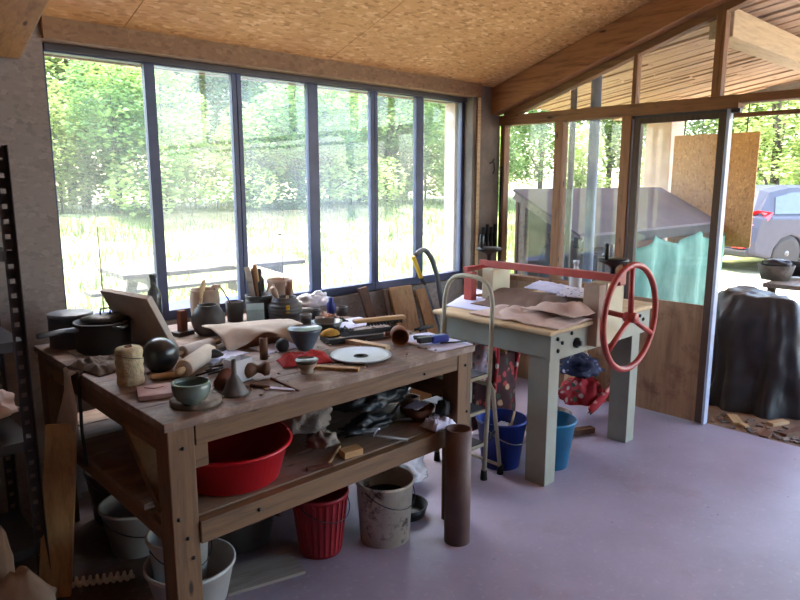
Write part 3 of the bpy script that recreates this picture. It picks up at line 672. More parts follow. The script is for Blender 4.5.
# -------- middle and right of the bench
o = MB().ball((0, 0, .03), .11, .075, .06, 5, .35, 2.6, 36, 24, 0).build('plastic_bag', M['white_bag'], loc=(2.11, 2.93, TZ)); tag(o, 'crumpled white plastic bag at the back of the bench by the ribbed pot', 'plastic bag')
# cream cloth sheet draped over a box and a tube
t = thing('cardboard_box', 'open brown cardboard box under the draped cream cloth', 'box', (1.45, 2.47, TZ), rz=-.22)
mb = MB(); mb.box(-.10, .10, -.06, .06, 0, .006); mb.box(-.10, .10, -.06, -.055, 0, .06); mb.box(-.10, .10, .055, .06, 0, .06); mb.box(-.10, -.095, -.06, .06, 0, .06); mb.box(.095, .10, -.06, .06, 0, .06)
mb.build('box_walls', M['terracotta'], t)
o = MB().sheet(30, 16, lambda u, v: ((u-.5)*.35-.04*(v-.5), (v-.5)*.24+.03*math.sin(u*5), .074+.005*math.sin(u*7+v*2)+.006*nz(u, v, 3, 4)-.05*max(0, .18-u)*3*(1-v)+.012*math.sin(v*3)-(.06*max(0, .2-v)/.2*(.5+.5*math.sin(u*9)) if v < .2 else 0)), .004).build('cream_cloth', M['cream_cloth'], loc=(1.46, 2.46, TZ), rz=-.22)
tag(o, 'stiff cream cloth sheet draped over the box in mid bench', 'cloth')
lathe_thing('brown_tube', 'upright dark brown tube below the edge of the cream cloth', 'tube', [(0, 0), (.016, 0), (.016, .085), (.013, .086), (.012, .004), (0, .004)], M['dark_wood'], on(264, 359))
t = thing('conical_bowl', 'blue-grey conical bowl in the middle of the workbench', 'bowl', (1.565, 2.235, TZ))
MB().lathe([(0, 0), (.032, 0), (.034, .006), (.05, .035), (.068, .08), (.071, .086), (.067, .088), (.046, .04), (.026, .014), (0, .012)], 36).build('bowl_body', M['blue_glaze'], t)
MB().lathe([(.0705, .0862), (.073, .089), (.0705, .092), (.067, .0885)], 36).build('rim', M['black_glaze'], t)
lathe_thing('dish', 'shallow white dish behind the blue-grey conical bowl', 'dish', shell(.05, .07, .03, .004), M['glaze_white'], (1.66, 2.47, TZ))
lathe_thing('low_black_bowl', 'low black bowl right behind the conical bowl', 'bowl', shell(.055, .075, .045, .005), M['black_glaze'], (1.85, 2.46, TZ))
lathe_thing('small_black_ball', 'small round black weight left of the conical bowl', 'weight', [(0, 0), (.018, .002), (.028, .02), (.026, .04), (.012, .052), (0, .053)], M['black_rubber'], (1.475, 2.27, TZ))
crumple('red_cloth', 'crumpled red cloth behind the small dark bowl', 'cloth', 305, 362, .2, .12, .045, M['red_cloth'], 8, rz=-.35)
t = thing('small_bowl', 'small dark-rimmed bowl on a beige foot in front of the red cloth', 'bowl', on(307, 373))
MB().lathe([(0, 0), (.024, 0), (.026, .006), (.022, .014), (.035, .03), (.042, .05), (.038, .05), (.03, .03), (.014, .02), (0, .018)], 32).build('bowl_body', M['beige_clay'], t)
MB().lathe([(.0385, .040), (.0435, .0505), (.040, .0535), (.0365, .0495)], 32).build('rim', M['black_glaze'], t)
t = thing('plate', 'flat pale blue-white plate with a ring mark on the bench front', 'plate', on(361, 358))
MB().lathe([(0, 0), (.09, 0), (.105, .006), (.122, .013), (.122, .017), (.104, .011), (.05, .009), (0, .009)], 48).build('plate_body', M['glaze_white'], t)
MB().lathe([(.026, .0091), (.027, .0105), (.029, .0105), (.03, .0091)], 32).build('ring', M['clay_grey'], t)
MB().lathe([(.016, .0091), (.017, .0105), (.018, .0105), (.019, .0091)], 32).build('ring', M['clay_grey'], t)
def stick(name, label, cat, a, c, w, h, mat, z=TZ, lift=0):
    a = Vector(on(*a, z)); c = Vector(on(*c, z)); k = Vector((0, 0, h/2+lift)); return tag(MB().bar(a+k, c+k, w, h).build(name, M[mat], bevel=.002), label, cat)
stick('front_stick', 'flat wooden stick in front of the pale plate', 'stick', (312, 368), (359, 371), .03, .012, 'plank_x')
stick('wooden_ruler', 'long pale wooden slat behind the pale plate', 'stick', (337, 341), (388, 350), .035, .018, 'pale_wood')
o = MB().ball((0, 0, .028), .045, .035, .028, 3, .1, 2, flat=-.0, ).build('sponge', M['sponge'], loc=on(330, 341)); tag(o, 'yellow sponge at the left end of the long slat', 'sponge')
t = thing('long_tray', 'dark shallow tray with low rim behind the long slat', 'tray', on(364, 338), rz=-.28)
mb = MB(); mb.box(-.19, .19, -.06, .06, 0, .008)
for a in ((-.19, .19, -.06, -.052), (-.19, .19, .052, .06), (-.19, -.182, -.06, .06), (.182, .19, -.06, .06)): mb.box(*a, 0, .026)
mb.build('tray_body', M['clay_dark'], t, bevel=.002)
o = crumple('dark_rag', 'black rag heaped at the left end of the dark tray', 'rag', 343, 336, .10, .08, .045, M['black_rubber'], 12)
t = thing('wire_brush', 'long wooden wire brush lying bristles down on the dark tray', 'brush', (2.03, 2.285, TZ+.028), rz=-.3)
MB().box(-.135, .13, -.018, .018, .018, .036).build('back', M['plank_x'], t, bevel=.006)
mb = MB()
for i in range(11):
    for j in range(3): mb.cyl(-.06+i*.017, -.012+j*.012, 0, .02, .0035, seg=6)
mb.build('bristle_rows', M['clay_dark'], t)
t = thing('tipped_mug', 'brown clay mug tipped on its side near the right end', 'mug', (1.915, 2.03, TZ+.038), rz=.9)
MB().lathe([(0, -.045), (.03, -.045), (.037, -.035), (.038, .045), (.034, .045), (.032, -.035), (0, -.038)], 28, R3(y=-PI/2)).build('mug_body', M['terracotta'], t)
MB().tube([(.03, .036, 0), (.03, .062, .004), (-.02, .064, .004), (-.025, .036, 0)], .005, 8).build('handle', M['terracotta'], t)
o = MB().sheet(10, 10, lambda u, v: ((u-.5)*.21, (v-.5)*.30, .003+.004*nz(u, v, 6, 2)), .0015).build('paper_sheet', M['paper'], loc=on(432, 342), rz=-.1); tag(o, 'white sheet of paper under the blue tool on the right end of the workbench', 'paper')
t = thing('hand_tool', 'blue and black hand tool lying on the white paper sheet', 'tool', (2.0, 1.925, TZ+.008), rz=-.3)
MB().box(0, .085, -.022, .022, 0, .032).build('grip', M['blue_tool'], t, bevel=.008)
MB().box(-.06, .005, -.017, .017, .004, .03).build('head', M['black_plastic'], t, bevel=.006)
MB().tube([(.03, -.035, .004), (.09, -.05, .004), (.15, -.055, .004)], .004, 8).build('blade', M['bolt'], t)
for nm, px, py, lb in (('scraper', 414, 341, 'black metal scraper between the tipped mug and the blue tool'), ('pliers', 420, 333, 'dark pliers lying at the back edge of the white paper')):
    p = on(px, py); mb = MB()
    mb.tube([(0, 0, .012), (.05, .01, .014), (.11, .0, .012)], [.006, .009, .006], 8).tube([(0, .03, .012), (.05, .015, .014), (.11, .03, .012)], [.006, .008, .006], 8)
    tag(mb.build(nm, M['black_rubber'], loc=p, rz=.2 if nm == 'pliers' else -.7), lb, 'tool')
o = crumple('lilac_paper', 'pale lilac paper sheet at the back of the bench near the wall plank', 'paper', 349, 324, .26, .2, .012, M['paper'], 14, rz=-.1)
lathe_thing('blue_bottle', 'small blue capped bottle at the back beside the white bag', 'bottle', [(0, 0), (.022, 0), (.023, .05), (.012, .065), (.012, .085), (0, .086)], M['blue_tool'], on(331, 313))
lathe_thing('dark_jar', 'small dark jar at the bench back, right of the blue bottle', 'jar', shell(.03, .03, .045, .004), M['clay_dark'], on(342, 315))
o = crumple('orange_rag', 'small orange rag below the blue bottle', 'rag', 326, 319, .1, .07, .03, M['terracotta'], 15)
o = crumple('navy_rag', 'small dark rag hanging over the lilac paper', 'rag', 338, 324, .09, .08, .035, M['black_rubber'], 16)
for k, (px, py, r, h, mt, nm, lb) in enumerate(((306, 324, .03, .05, 'clay_grey', 'grey_pot', 'small grey pot left of the low black bowl'), (316, 321, .026, .06, 'clay_dark', 'dark_beaker', 'small dark beaker behind the low black bowl'), (320, 326, .022, .045, 'beige_clay', 'beige_beaker', 'small beige beaker just right of the dark beaker'), (294, 338, .02, .03, 'beige_clay', 'clay_lump', 'tiny beige cup left of the conical bowl'), (278, 345, .018, .035, 'terracotta', 'clay_stub', 'tiny brown cup near the brown tube'))):
    lathe_thing(nm, lb, 'pot', shell(r*.8, r, h, .004), M[mt], on(px, py), 20)
for k, (px, py, w, d, lb) in enumerate(((280, 347, .22, .14, 'white paper lying under the small black weight'), (222, 357, .2, .1, 'pale paper scrap between the rolling pins and the clear tub'), (335, 331, .12, .08, 'pale paper scrap beside the yellow sponge'))):
    crumple('paper_scrap', lb, 'paper', px, py, w, d, .006, M['paper'], 20+k, rz=.3*k)
# front left group
t = thing('plaster_bat', 'round dusty grey bat under the celadon bowl', 'bat', on(196, 403))
MB().lathe([(0, 0), (.077, 0), (.08, .004), (.08, .014), (.076, .018), (0, .018)], 36).build('disc', M['sack'], t)
p = on(192, 403, TZ+.018)
lathe_thing('celadon_bowl', 'green-grey celadon bowl on the plaster bat at the front corner', 'bowl', [(0, 0), (.026, 0), (.028, .005), (.046, .016), (.0565, .036), (.0585, .055), (.056, .069), (.052, .070), (.054, .054), (.051, .036), (.041, .020), (.018, .012), (0, .011)], M['celadon'], p, 40)
x, y, z = on(155, 394)
t = thing('pink_tile', 'flat pink clay tile left of the celadon bowl', 'tile', (x, y, TZ), rz=-.32)
bx(-.055, .055, -.06, .06, 0, .016).build('tile_body', M['pink_tile'], t, bevel=.002)
MB().tube([(-.03, .03, .0165), (0, .01, .0165), (.03, .02, .0165)], .0015, 6).build('crack', M['rust'], t)
t = thing('funnel', 'dark grey funnel standing mouth down at the bench front', 'funnel', on(235, 394))
MB().lathe([(.044, 0), (.044, .004), (.036, .02), (.014, .06), (.009, .068), (.0075, .118), (.0055, .118), (.007, .066), (.034, .018), (.04, .003)], 32).build('cone', M['clay_grey'], t)
MB().lathe([(.043, 0), (.046, .0), (.046, .005), (.043, .005)], 32).build('rim', M['clay_dark'], t)
t = thing('clear_tub', 'cloudy clear plastic tub behind the grey funnel', 'tub', on(239, 380), rz=.25)
mb = MB()
for a in ((-.04, .04, -.03, -.028), (-.04, .04, .028, .03), (-.04, -.038, -.03, .03), (.038, .04, -.03, .03)): mb.box(*a, 0, .08)
mb.box(-.04, .04, -.03, .03, 0, .002); mb.build('tub_body', M['clear_bag'], t)
t = thing('wooden_stamp', 'turned dark wooden stamp with round ends behind the metal spatula', 'stamp', on(258, 378), rz=-.5)
MB().lathe([(0, -.05), (.03, -.048), (.034, -.035), (.024, -.015), (.014, 0), (.018, .012), (.027, .024), (.024, .04), (0, .047)], 24, R3(y=PI/2, t=(0, 0, .034))).build('stamp_body', M['dark_wood'], t)
t = thing('metal_spatula', 'pale metal spatula on the front edge of the bench', 'spatula', on(275, 389), rz=-1.0)
MB().box(-.02, .075, -.011, .011, .001, .005).build('blade', M['paper'], t, bevel=.002); MB().tube([(-.02, 0, .005), (-.09, 0, .006)], .006, 8).build('handle', M['dark_wood'], t)
stick('thin_rod', 'thin reddish rod lying beside the metal spatula', 'rod', (271, 379), (299, 392), .008, .008, 'rust')
t = thing('tool_tin', 'small dark lidded tin lying between the celadon bowl and the funnel', 'tin', on(224, 388), rz=.9)
MB().lathe([(0, -.045), (.026, -.045), (.026, .04), (.028, .04), (.028, .055), (0, .055)], 22, R3(y=PI/2, t=(0, 0, .028))).build('tin_body', M['rust'], t)
MB().lathe([(.0, .056), (.02, .056), (.022, .062), (0, .063)], 20, R3(y=PI/2, t=(0, 0, .028))).build('cap', M['black_glaze'], t)
stick('tool_scraper', 'short pale scraper between the celadon bowl and the funnel', 'scraper', (212, 393), (222, 398), .02, .006, 'steel')
random.seed(11)
for k, (px, py, lb) in enumerate(((214, 374, 'bundle of thin dark loop tools right of the thick rolling pin'), (222, 371, 'spread of thin steel loop tools before the clear tub'))):
    mb = MB()
    for i in range(6):
        a = random.uniform(-.9, .6); L = random.uniform(.06, .12)
        c0 = Vector((random.uniform(-.03, .03), random.uniform(-.03, .03), .006+.006*i)); d = Vector((math.cos(a), math.sin(a), .12))*L/2
        mb.tube([c0-d, c0, c0+d], .003, 6)
        mb.tube([c0+d+Vector((.009*math.cos(q), .009*math.sin(q), .001)) for q in [j*PI/4 for j in range(8)]], .0012, 5, True)
    tag(mb.build('loop_tools', M['bolt' if k == 0 else 'steel'], loc=on(px, py)), lb, 'tools')
o = MB().ball((0, 0, .024), .038, .03, .026, 9, .15, flat=0).build('dark_sponge', M['black_rubber'], loc=on(214, 362)); tag(o, 'dark grey round sponge at the right end of the thick rolling pin', 'sponge')
# black strap hanging from the left rear of the bench and cloth on the edge
tag(MB().tube([(.80, 2.52, .817), (.757, 2.50, .815), (.738, 2.48, .79), (.732, 2.47, .6), (.735, 2.46, .47)], .006, 8).build('black_strap', M['black_rubber']), 'black cord hanging down over the left edge of the workbench', 'cord')
tag(MB().sheet(6, 12, lambda u, v: (.741-.03*v+.012*math.sin(u*5+v*4), 2.66-.12*u-.05*v*u, .817-.23*v) if v > .02 else (.78, 2.66-.12*u, .815), .003).build('edge_cloth', M['cream_cloth']), 'pale cloth strip hanging over the left edge of the workbench', 'cloth')
# -------- on the lower shelf
SZ = .477
t = thing('red_basin', 'large round red plastic washing basin on the lower shelf', 'basin', (1.075, 2.0, SZ))
MB().lathe([(0, 0), (.155, 0), (.165, .006), (.2, .125), (.212, .128), (.214, .134), (.204, .138), (.196, .132), (.16, .012), (0, .007)], 48).build('basin_body', M['red_plastic'], t)
for s in (0, PI): MB().tube([(.206*math.cos(s+a), .206*math.sin(s+a), .134+(.006 if abs(a) < .2 else 0)) for a in (-.26, -.2, 0, .2, .26)], .008, 8).build('handle', M['red_plastic'], t)
t = thing('clay_sack', 'dusty grey crumpled sack behind the red basin on the lower shelf', 'sack', (1.405, 2.10, SZ))
MB().ball((0, 0, .10), .125, .15, .12, 31, .3, 2.2, 44, 30, 0).build('sack_body', M['sack'], t)
MB().ball((.03, -.14, .035), .06, .06, .05, 33, .4, 2.4, 28, 18, 0).build('fold', M['sack'], t)
t = thing('black_bin_bag', 'big shiny black plastic bag filling the right half of the lower shelf', 'plastic bag', (1.735, 2.07, SZ))
MB().ball((0, 0, .12), .20, .15, .125, 41, .28, 2.3, 60, 40, 0).build('bag_body', M['black_bag'], t)
MB().ball((-.06, -.11, .035), .13, .05, .045, 43, .5, 2.2, 36, 22, 0).build('loose_end', M['black_bag'], t)
tag(MB().rod(Vector(on(333, 431, SZ+.05)), Vector(on(408, 440, SZ+.009)), .0065).build('grey_rod', M['dust_metal']), 'long grey metal rod lying across the black bag on the lower shelf', 'rod')
tag(MB().tube([(0, 0, .02), (.12, -.06, .015), (.22, -.06, .012), (.30, -.09, .010)], .008, 8).build('grey_hose', M['dust_metal'], loc=on(386, 425, SZ)), 'grey hose curling out from under the black bag', 'hose')
stick('thin_stick', 'thin bright stick in front of the grey sack on the lower shelf', 'stick', (328, 466), (340, 447), .009, .008, 'pale_wood', SZ)
stick('rust_strip', 'flat rusty brown strip on the shelf edge before the sack', 'strip', (307, 470), (333, 466), .03, .008, 'rust', SZ)
o = MB().prism([(-.04, -.02), (.04, -.03), (.05, .02), (-.03, .03)], 0, .025).build('wood_offcut', M['plank_x'], loc=on(350, 455, SZ)); tag(o, 'small wood offcut in front of the black bag', 'offcut')
t = thing('brown_bowl', 'brown bowl holding a paper scrap at the right end of the lower shelf', 'bowl', (1.955, 1.955, SZ))
MB().lathe(shell(.045, .075, .06, .005), 30).build('bowl_body', M['rust'], t)
tag(MB().sheet(5, 5, lambda u, v: ((u-.5)*.11, (v-.5)*.07, .002+.008*nz(u, v, 7)), .0015).build('paper_scrap', M['paper'], loc=(1.945, 1.95, SZ+.066), rz=.3), 'white paper scrap on top of the brown bowl', 'paper')
lathe_thing('tape_roll', 'beige tape roll behind the brown bowl on the lower shelf', 'tape', [(.03, 0), (.045, 0), (.045, .07), (.03, .07), (.03, 0)], M['beige_clay'], (2.0, 2.05, SZ))
o = crumple('crumpled_paper', 'crumpled white paper at the right end of the lower shelf', 'paper', 438, 426, .13, .10, .05, M['paper'], 28, SZ)
p_ = on(452, 426, SZ); tag(MB().ball((0, 0, .045), .035, .035, .06, 29, .3, 2, flat=0).build('black_cloth', M['black_rubber'], loc=(2.005, 1.85, SZ)), 'black cloth lump against the bench leg at the right end of the shelf', 'cloth')
tag(MB().rod(Vector((1.86, 2.02, SZ+.03)), Vector((2.34, 2.29, .555)), .006).build('long_cane', M['steel']), 'long thin pale rod poking out past the right end of the lower shelf', 'rod')
tag(MB().tube([(-.018, 0, 0), (-.008, .003, .022), (.012, -.002, .03)], .002, 5).tube([(-.012, .008, .002), (.004, 0, .026), (.02, .004, .022)], .002, 5).build('wire_twist', M['paper'], loc=on(377, 436, SZ+.03)), 'tiny twist of white wire on the grey metal rod', 'wire')

rnd = random.Random(4); mb = MB()
for _ in range(230):
    x = rnd.uniform(.80, 2.10); y = rnd.uniform(1.82, 2.6); r = rnd.uniform(.002, .0065)
    if noise.noise(Vector((x*4, y*4, 2))) < -.1: continue
    mb.ball((x, y, TZ+r*.6), r*rnd.uniform(.8, 2), r, r*.7, rnd.randint(0, 99), .3, 2, 7, 5)
tag(mb.build('clay_crumbs', M['beige_clay']), 'dry clay crumbs scattered over the workbench top', 'crumbs', kind='stuff')
# ================================================================== SLAB PRESS TABLE
t = thing('slab_press', 'grey-green slab roller press table with a red crank wheel by the window corner', 'press', (2.60, 1.70, 0))
W_, D_ = 1.05, .76
bx(-.035, W_+.01, -.005, D_, .79, .815).build('bed', M['bed_wood'], t, bevel=.012, segs=3)
for x in (.05, .87):
    for y in (.045, .60): bx(x-(.008 if y < .1 else 0), x+.082, y, y+.12, 0, .79).build('leg', M['press_grey'], t, bevel=.003)
bx(.012, W_-.04, .022, .045, .655, .79).build('side_rail', M['press_grey'], t, bevel=.002)
bx(.012, W_-.04, .718, .741, .655, .79).build('side_rail', M['press_grey'], t, bevel=.002)
bx(.025, .05, .045, .718, .665, .79).build('end_rail', M['press_grey'], t, bevel=.002)
bx(.952, .975, .045, .718, .665, .79).build('end_rail', M['press_grey'], t, bevel=.002)
BOLTP = [(.07, .76), (.11, .735), (.075, .70), (.89, .76), (.93, .735), (.895, .70), (.19, .77), (.42, .70), (.62, .71)]
for x, z in BOLTP: MB().lathe([(.010, 0), (.010, .006), (.004, .009), (0, .009)], 10, R3(x=PI/2, t=(x, .022, z))).build('bolt', M['bolt'], t)
for y, z in ((.70, .72), (.69, .62)): MB().lathe([(.010, 0), (.010, .006), (0, .008)], 10, R3(y=-PI/2, t=(.049, y, z))).build('bolt', M['bolt'], t)
MB().lathe([(.026, 0), (.026, .012), (.014, .016), (.012, .03), (0, .031)], 18, R3(x=PI/2, t=(.235, .022, .715))).build('knob', M['bolt'], t)
# roller housings, upper bridge bar, screws
RX = .50
bx(RX-.155, RX-.085, -.028, .06, .68, .995).build('cheek', M['beige_clay'], t, bevel=.003)
bx(RX-.085, RX+.085, -.032, .06, .68, 1.0).build('cheek', M['ivory_board'], t, bevel=.003)
bx(RX-.085, RX+.08, .70, .78, .70, 1.0).build('cheek', M['ivory_board'], t, bevel=.003)
for z in (.775, .842): MB().tube([(RX, .06, z), (RX, .70, z)], .030, 24).build('roller', M['galv'], t)
bx(RX-.022, RX+.022, -.06, .86, 1.0, 1.04).build('bridge_bar', M['red_paint'], t, bevel=.003)
bx(RX-.17, RX+.02, .82, .855, .985, 1.012).build('end_bar', M['red_paint'], t, bevel=.003)
bx(RX-.19, RX-.145, .77, .83, .815, .985).build('red_upright', M['red_paint'], t, bevel=.003)
bx(RX-.0, RX+.06, -.055, .0, .98, 1.045).build('bridge_bracket', M['red_paint'], t, bevel=.003)
for y, hx in ((-.01, -.05), (.80, -.06)):
    k = MB().lathe([(.012, 0), (.014, .03), (.03, .045), (.075, .062), (.078, .072), (.07, .078), (0, .078)], 32, R3(t=(RX, y, 1.04))).build('hand_knob', M['black_plastic'], t)
    MB().lathe([(.009, 0), (.013, .02), (.013, .075), (.010, .08), (0, .08)], 14, R3(t=(RX+hx, y+.01, 1.116))).build('knob_grip', M['black_plastic'], k)
WX, WY, WZ = 3.015-2.60, 1.535-1.70, .845; WR = .26
mb = MB().tube([(WX+WR*math.cos(a), WY, WZ+WR*math.sin(a)) for a in [2*PI*i/48 for i in range(48)]], .0155, 12, True)
wh = mb.build('wheel_rim', M['red_paint'], t)
for a in (PI/2+.06, PI/2+.06+2*PI/3, PI/2+.06-2*PI/3): MB().tube([(WX, WY, WZ), (WX+WR*math.cos(a), WY, WZ+WR*math.sin(a))], .0135, 10).build('spoke', M['red_paint'], wh)
MB().lathe([(.024, -.03), (.026, -.02), (.026, .03), (0, .03)], 18, R3(x=PI/2, t=(WX, WY, WZ))).build('hub', M['red_paint'], wh)
MB().tube([(WX, WY, WZ), (WX+.01, -.02, WZ+.008)], .014, 10).build('axle', M['red_paint'], wh)
# things lying on the press
PZ = .816
def ppt(px, py, z=PZ): return zp(px, py, z)
def quad_sheet(name, label, cat, corners, mat, z=PZ, wr=.012, th=.004, seed=1, n=18, lift=0, group=None):
    """cloth or paper between four picture corners lying on a bench top"""
    q = [ppt(*c, z) for c in corners]; c0 = sum(q, Vector((0, 0, 0)))/4
    def fn(u, v):
        p = (q[0]*(1-u)+q[1]*u)*(1-v)+(q[3]*(1-u)+q[2]*u)*v-c0
        e = min(u, 1-u, v, 1-v)*6
        return (p.x+.012*noise.noise(Vector((v*7, seed, 0))), p.y+.012*noise.noise(Vector((u*7, seed, 3))), lift+th+wr*min(1, .3+e)*abs(noise.noise(Vector((u*3.2, v*5, seed*4.1)))+.4*noise.noise(Vector((u*8, v*9, seed)))))
    return tag(MB().sheet(n, n, fn, th).build(name, M[mat], loc=tuple(c0)), label, cat, group)
def drape(name, label, x0, x1, y0, y1, mat, z0, bump_, wr, seed, skew=0, th=.004, n=40, edge=0):
    def fn(u, v):
        x = x0+(x1-x0)*u; y = y0+(y1-y0)*v+skew*u
        b = bump_*max(0, 1-((x-(2.60+RX))/.16)**2) if bump_ else 0
        w = abs(noise.noise(Vector((x*5, y*7, seed*2.7)))+.4*noise.noise(Vector((x*13, y*11, seed))))
        return (x+.010*noise.noise(Vector((y*7, seed, 0))), y+.02*noise.noise(Vector((x*6, seed, 5))), z0+b+wr*w*(.15+.85*min(1, 5*min(u, 1-u, v, 1-v)))+edge*(1-u)*v)
    return tag(MB().sheet(n, n, fn, th).build(name, M[mat]), label, 'canvas' if 'canvas' in name else 'paper')
quad_sheet('paper_sheet', 'white paper sheets at the left end of the press table', 'paper', [(446, 306), (489, 313), (508, 297), (474, 289)], 'paper', wr=.006, seed=2)
drape('pink_canvas', 'large pinkish canvas layered across the near half of the press table', 2.61, 2.94, 1.69, 2.24, 'canvas', .824, 0, .06, 4, .0, .006)
drape('beige_canvas', 'beige canvas crumpled against the ivory roller housing', 2.76, 2.94, 1.685, 2.0, 'canvas', .858, 0, .10, 9, .0, .006)
drape('brown_canvas', 'dark brown canvas folded over the roller at the back of the press', 2.82, 3.32, 1.80, 2.40, 'brown_cloth', .826, .058, .02, 3)
quad_sheet('white_sheet', 'plain white paper sheet right under the red bridge bar', 'paper', [(524, 288), (556, 294), (574, 288), (540, 281)], 'paper', z=PZ+.075, wr=.02, seed=8)
quad_sheet('printed_sheet', 'printed violet and white paper on the canvas left of the roller housing', 'paper', [(556, 296), (592, 299), (600, 291), (566, 287)], 'print', z=PZ+.085, wr=.02, seed=7)
o = thing('pocket_knife', 'small dark knife with a tan handle on the white paper sheets', 'knife', tuple(ppt(478, 299))); o.rotation_euler.z = -.5; o.location.z += .014
MB().tube([(-.06, 0, .008), (.0, 0, .009)], .006, 8).build('blade', M['black_plastic'], o); MB().tube([(0, 0, .009), (.06, .004, .009)], .010, 8).build('grip', M['plank_x'], o)
lathe_thing('clear_bottle', 'small clear plastic bottle behind the top of the red wheel', 'bottle', [(0, 0), (.035, 0), (.037, .01), (.037, .13), (.03, .155), (.014, .175), (.014, .2), (.018, .2), (.018, .222), (0, .223)], M['clear_bag'], (3.50, 2.15, PZ))
# under the press
t = thing('blue_bucket', 'dark blue plastic bucket between the ladder and the press leg', 'bucket', (2.712, 2.075, 0))
MB().lathe(shell(.10, .132, .262, .004, lip=.006), 36).build('bucket_body', M['blue_plastic'], t)
MB().tube([(.137*math.cos(a), .137*math.sin(a), .24-.09*math.sin(abs(a-PI*1.25) if False else PI*i/14)) for i, a in enumerate([PI*1.0+PI*i/14 for i in range(15)])], .003, 6).build('handle', M['steel'], t)
tag(MB().ball((0, 0, 0), .05, .04, .03, 3, .3).build('white_sponge', M['white_bag'], loc=(2.72, 2.075, .2)), 'white lump of sponge lying inside the dark blue bucket', 'sponge')
tag(MB().rod((2.665, 2.035, .02), (2.785, 2.045, .285), .006).build('tan_stick', M['pale_wood']), 'tan stick leaning out of the dark blue bucket', 'stick')
t = thing('teal_bucket', 'turquoise plastic bucket right of the near press leg', 'bucket', (2.90, 1.89, 0))
MB().lathe(shell(.095, .128, .26, .004, lip=.006), 36).build('bucket_body', M['teal_plastic'], t)
MB().tube([(.133*math.cos(a), .133*math.sin(a), .235-.07*math.sin(PI*i/14)) for i, a in enumerate([-PI*.2+PI*i/14 for i in range(15)])], .003, 6).build('handle', M['steel'], t)
lathe_thing('white_pot', 'white plastic tub with a tan base behind the turquoise bucket', 'tub', shell(.08, .09, .21, .004, lip=.005), M['white_splat'], (3.125, 2.01, 0))
tag(MB().bar((3.22, 2.08, .02), (3.48, 1.97, .02), .05, .035).build('wood_offcut', M['dark_wood'], bevel=.003), 'dark wood offcut on the floor between the tub and the far press leg', 'offcut')
t = thing('floral_bag', 'red flower-print bag lying open behind the turquoise bucket', 'bag', (3.62, 2.14, 0))
MB().ball((0, 0, .14), .15, .13, .14, 51, .3, 2.0, 40, 26, 0).build('bag_body', M['floral'], t)
MB().sheet(20, 12, lambda u, v: (-.12+.28*u+.02*math.sin(v*6), -.13-.05*math.sin(PI*u)*v+.02*nz(u, v, 5), .10+.16*u*v+.05*math.sin(PI*v)+.10*u), .005).build('flap', M['floral'], t)
t = thing('blue_print_bundle', 'navy and white printed cloth bundled on the red flower bag', 'cloth', (3.58, 2.14, .33))
MB().ball((0, 0, .03), .12, .11, .08, 53, .4, 2.2, 36, 22, -.05).build('bundle', M['blue_print'], t)
t = thing('dark_bag', 'dark red flowered carrier bag standing behind the near press leg', 'bag', (3.02, 2.38, 0))
mb = MB(); mb.sheet(16, 16, lambda u, v: (-.14+.28*u+.03*nz(u, v, 2), -.07-.05*math.sin(PI*u)*math.sin(PI*v)+.02*nz(u, v, 4), .02+.5*v), .005)
mb.sheet(16, 16, lambda u, v: (-.14+.28*u+.03*nz(u, v, 2), .07+.05*math.sin(PI*u)*math.sin(PI*v), .02+.5*v), .005)
mb.build('bag_body', M['dark_floral'], t)
for s in (-1, 1): MB().tube([(.08*s-.05, -.085, .1), (.09*s-.02, -.10, .35), (.10*s+.02, -.09, .5), (.06*s+.04, -.04, .62)], [.012]*4, 6).build('strap', M['floral'], t)
t = thing('lilac_bundle', 'lilac and white printed cloth bundle hanging beside the stepladder', 'cloth', (2.80, 2.36, .36))
MB().ball((0, 0, .12), .075, .10, .17, 57, .35, 2.2, 36, 24, -.08).build('bundle', M['lilac_cloth'], t)
t = thing('dark_box', 'black crate in the shade under the back of the press table', 'crate', (3.30, 2.85, 0))
mb = MB(); mb.box(-.18, .18, -.14, .14, 0, .012)
for a in ((-.18, .18, -.14, -.125), (-.18, .18, .125, .14), (-.18, -.165, -.14, .14), (.165, .18, -.14, .14)): mb.box(*a, .01, .26)
mb.build('crate_body', M['black_plastic'], t)
p_ = yp(474, 341, 2.62)
t = thing('flowerpot', 'terracotta flowerpot on a tall grey base under the left end of the press', 'flowerpot', (p_.x, 2.62, 0))
zt = p_.z-.04
MB().lathe([(0, 0), (.08, 0), (.085, zt), (.0, zt)], 24).build('stand', M['sack'], t)
MB().lathe([(0, zt), (.045, zt), (.065, zt+.09), (.072, zt+.092), (.072, zt+.115), (.063, zt+.115), (.04, zt+.02), (0, zt+.02)], 28).build('pot_body', M['terracotta'], t)
p_ = xp(579, 343, 4.0); fh = p_.z/math.cos(.19)
t = thing('picture_frame', 'pale wooden frame leaning on the plywood wall beside the red flower bag', 'frame', (4.0-p_.z*math.tan(.19), p_.y, .0))
mb = MB(); Mx = R3(y=.19)
for a in ((-.07, -.045, 0, fh), (.045, .07, 0, fh), (-.07, .07, fh-.025, fh), (-.07, .07, 0, .025)): mb.box(-.01, .01, a[0], a[1], a[2], a[3], Mx)
mb.box(-.004, .004, -.05, .05, .01, fh-.01, Mx); mb.build('frame_body', M['pale_wood'], t)
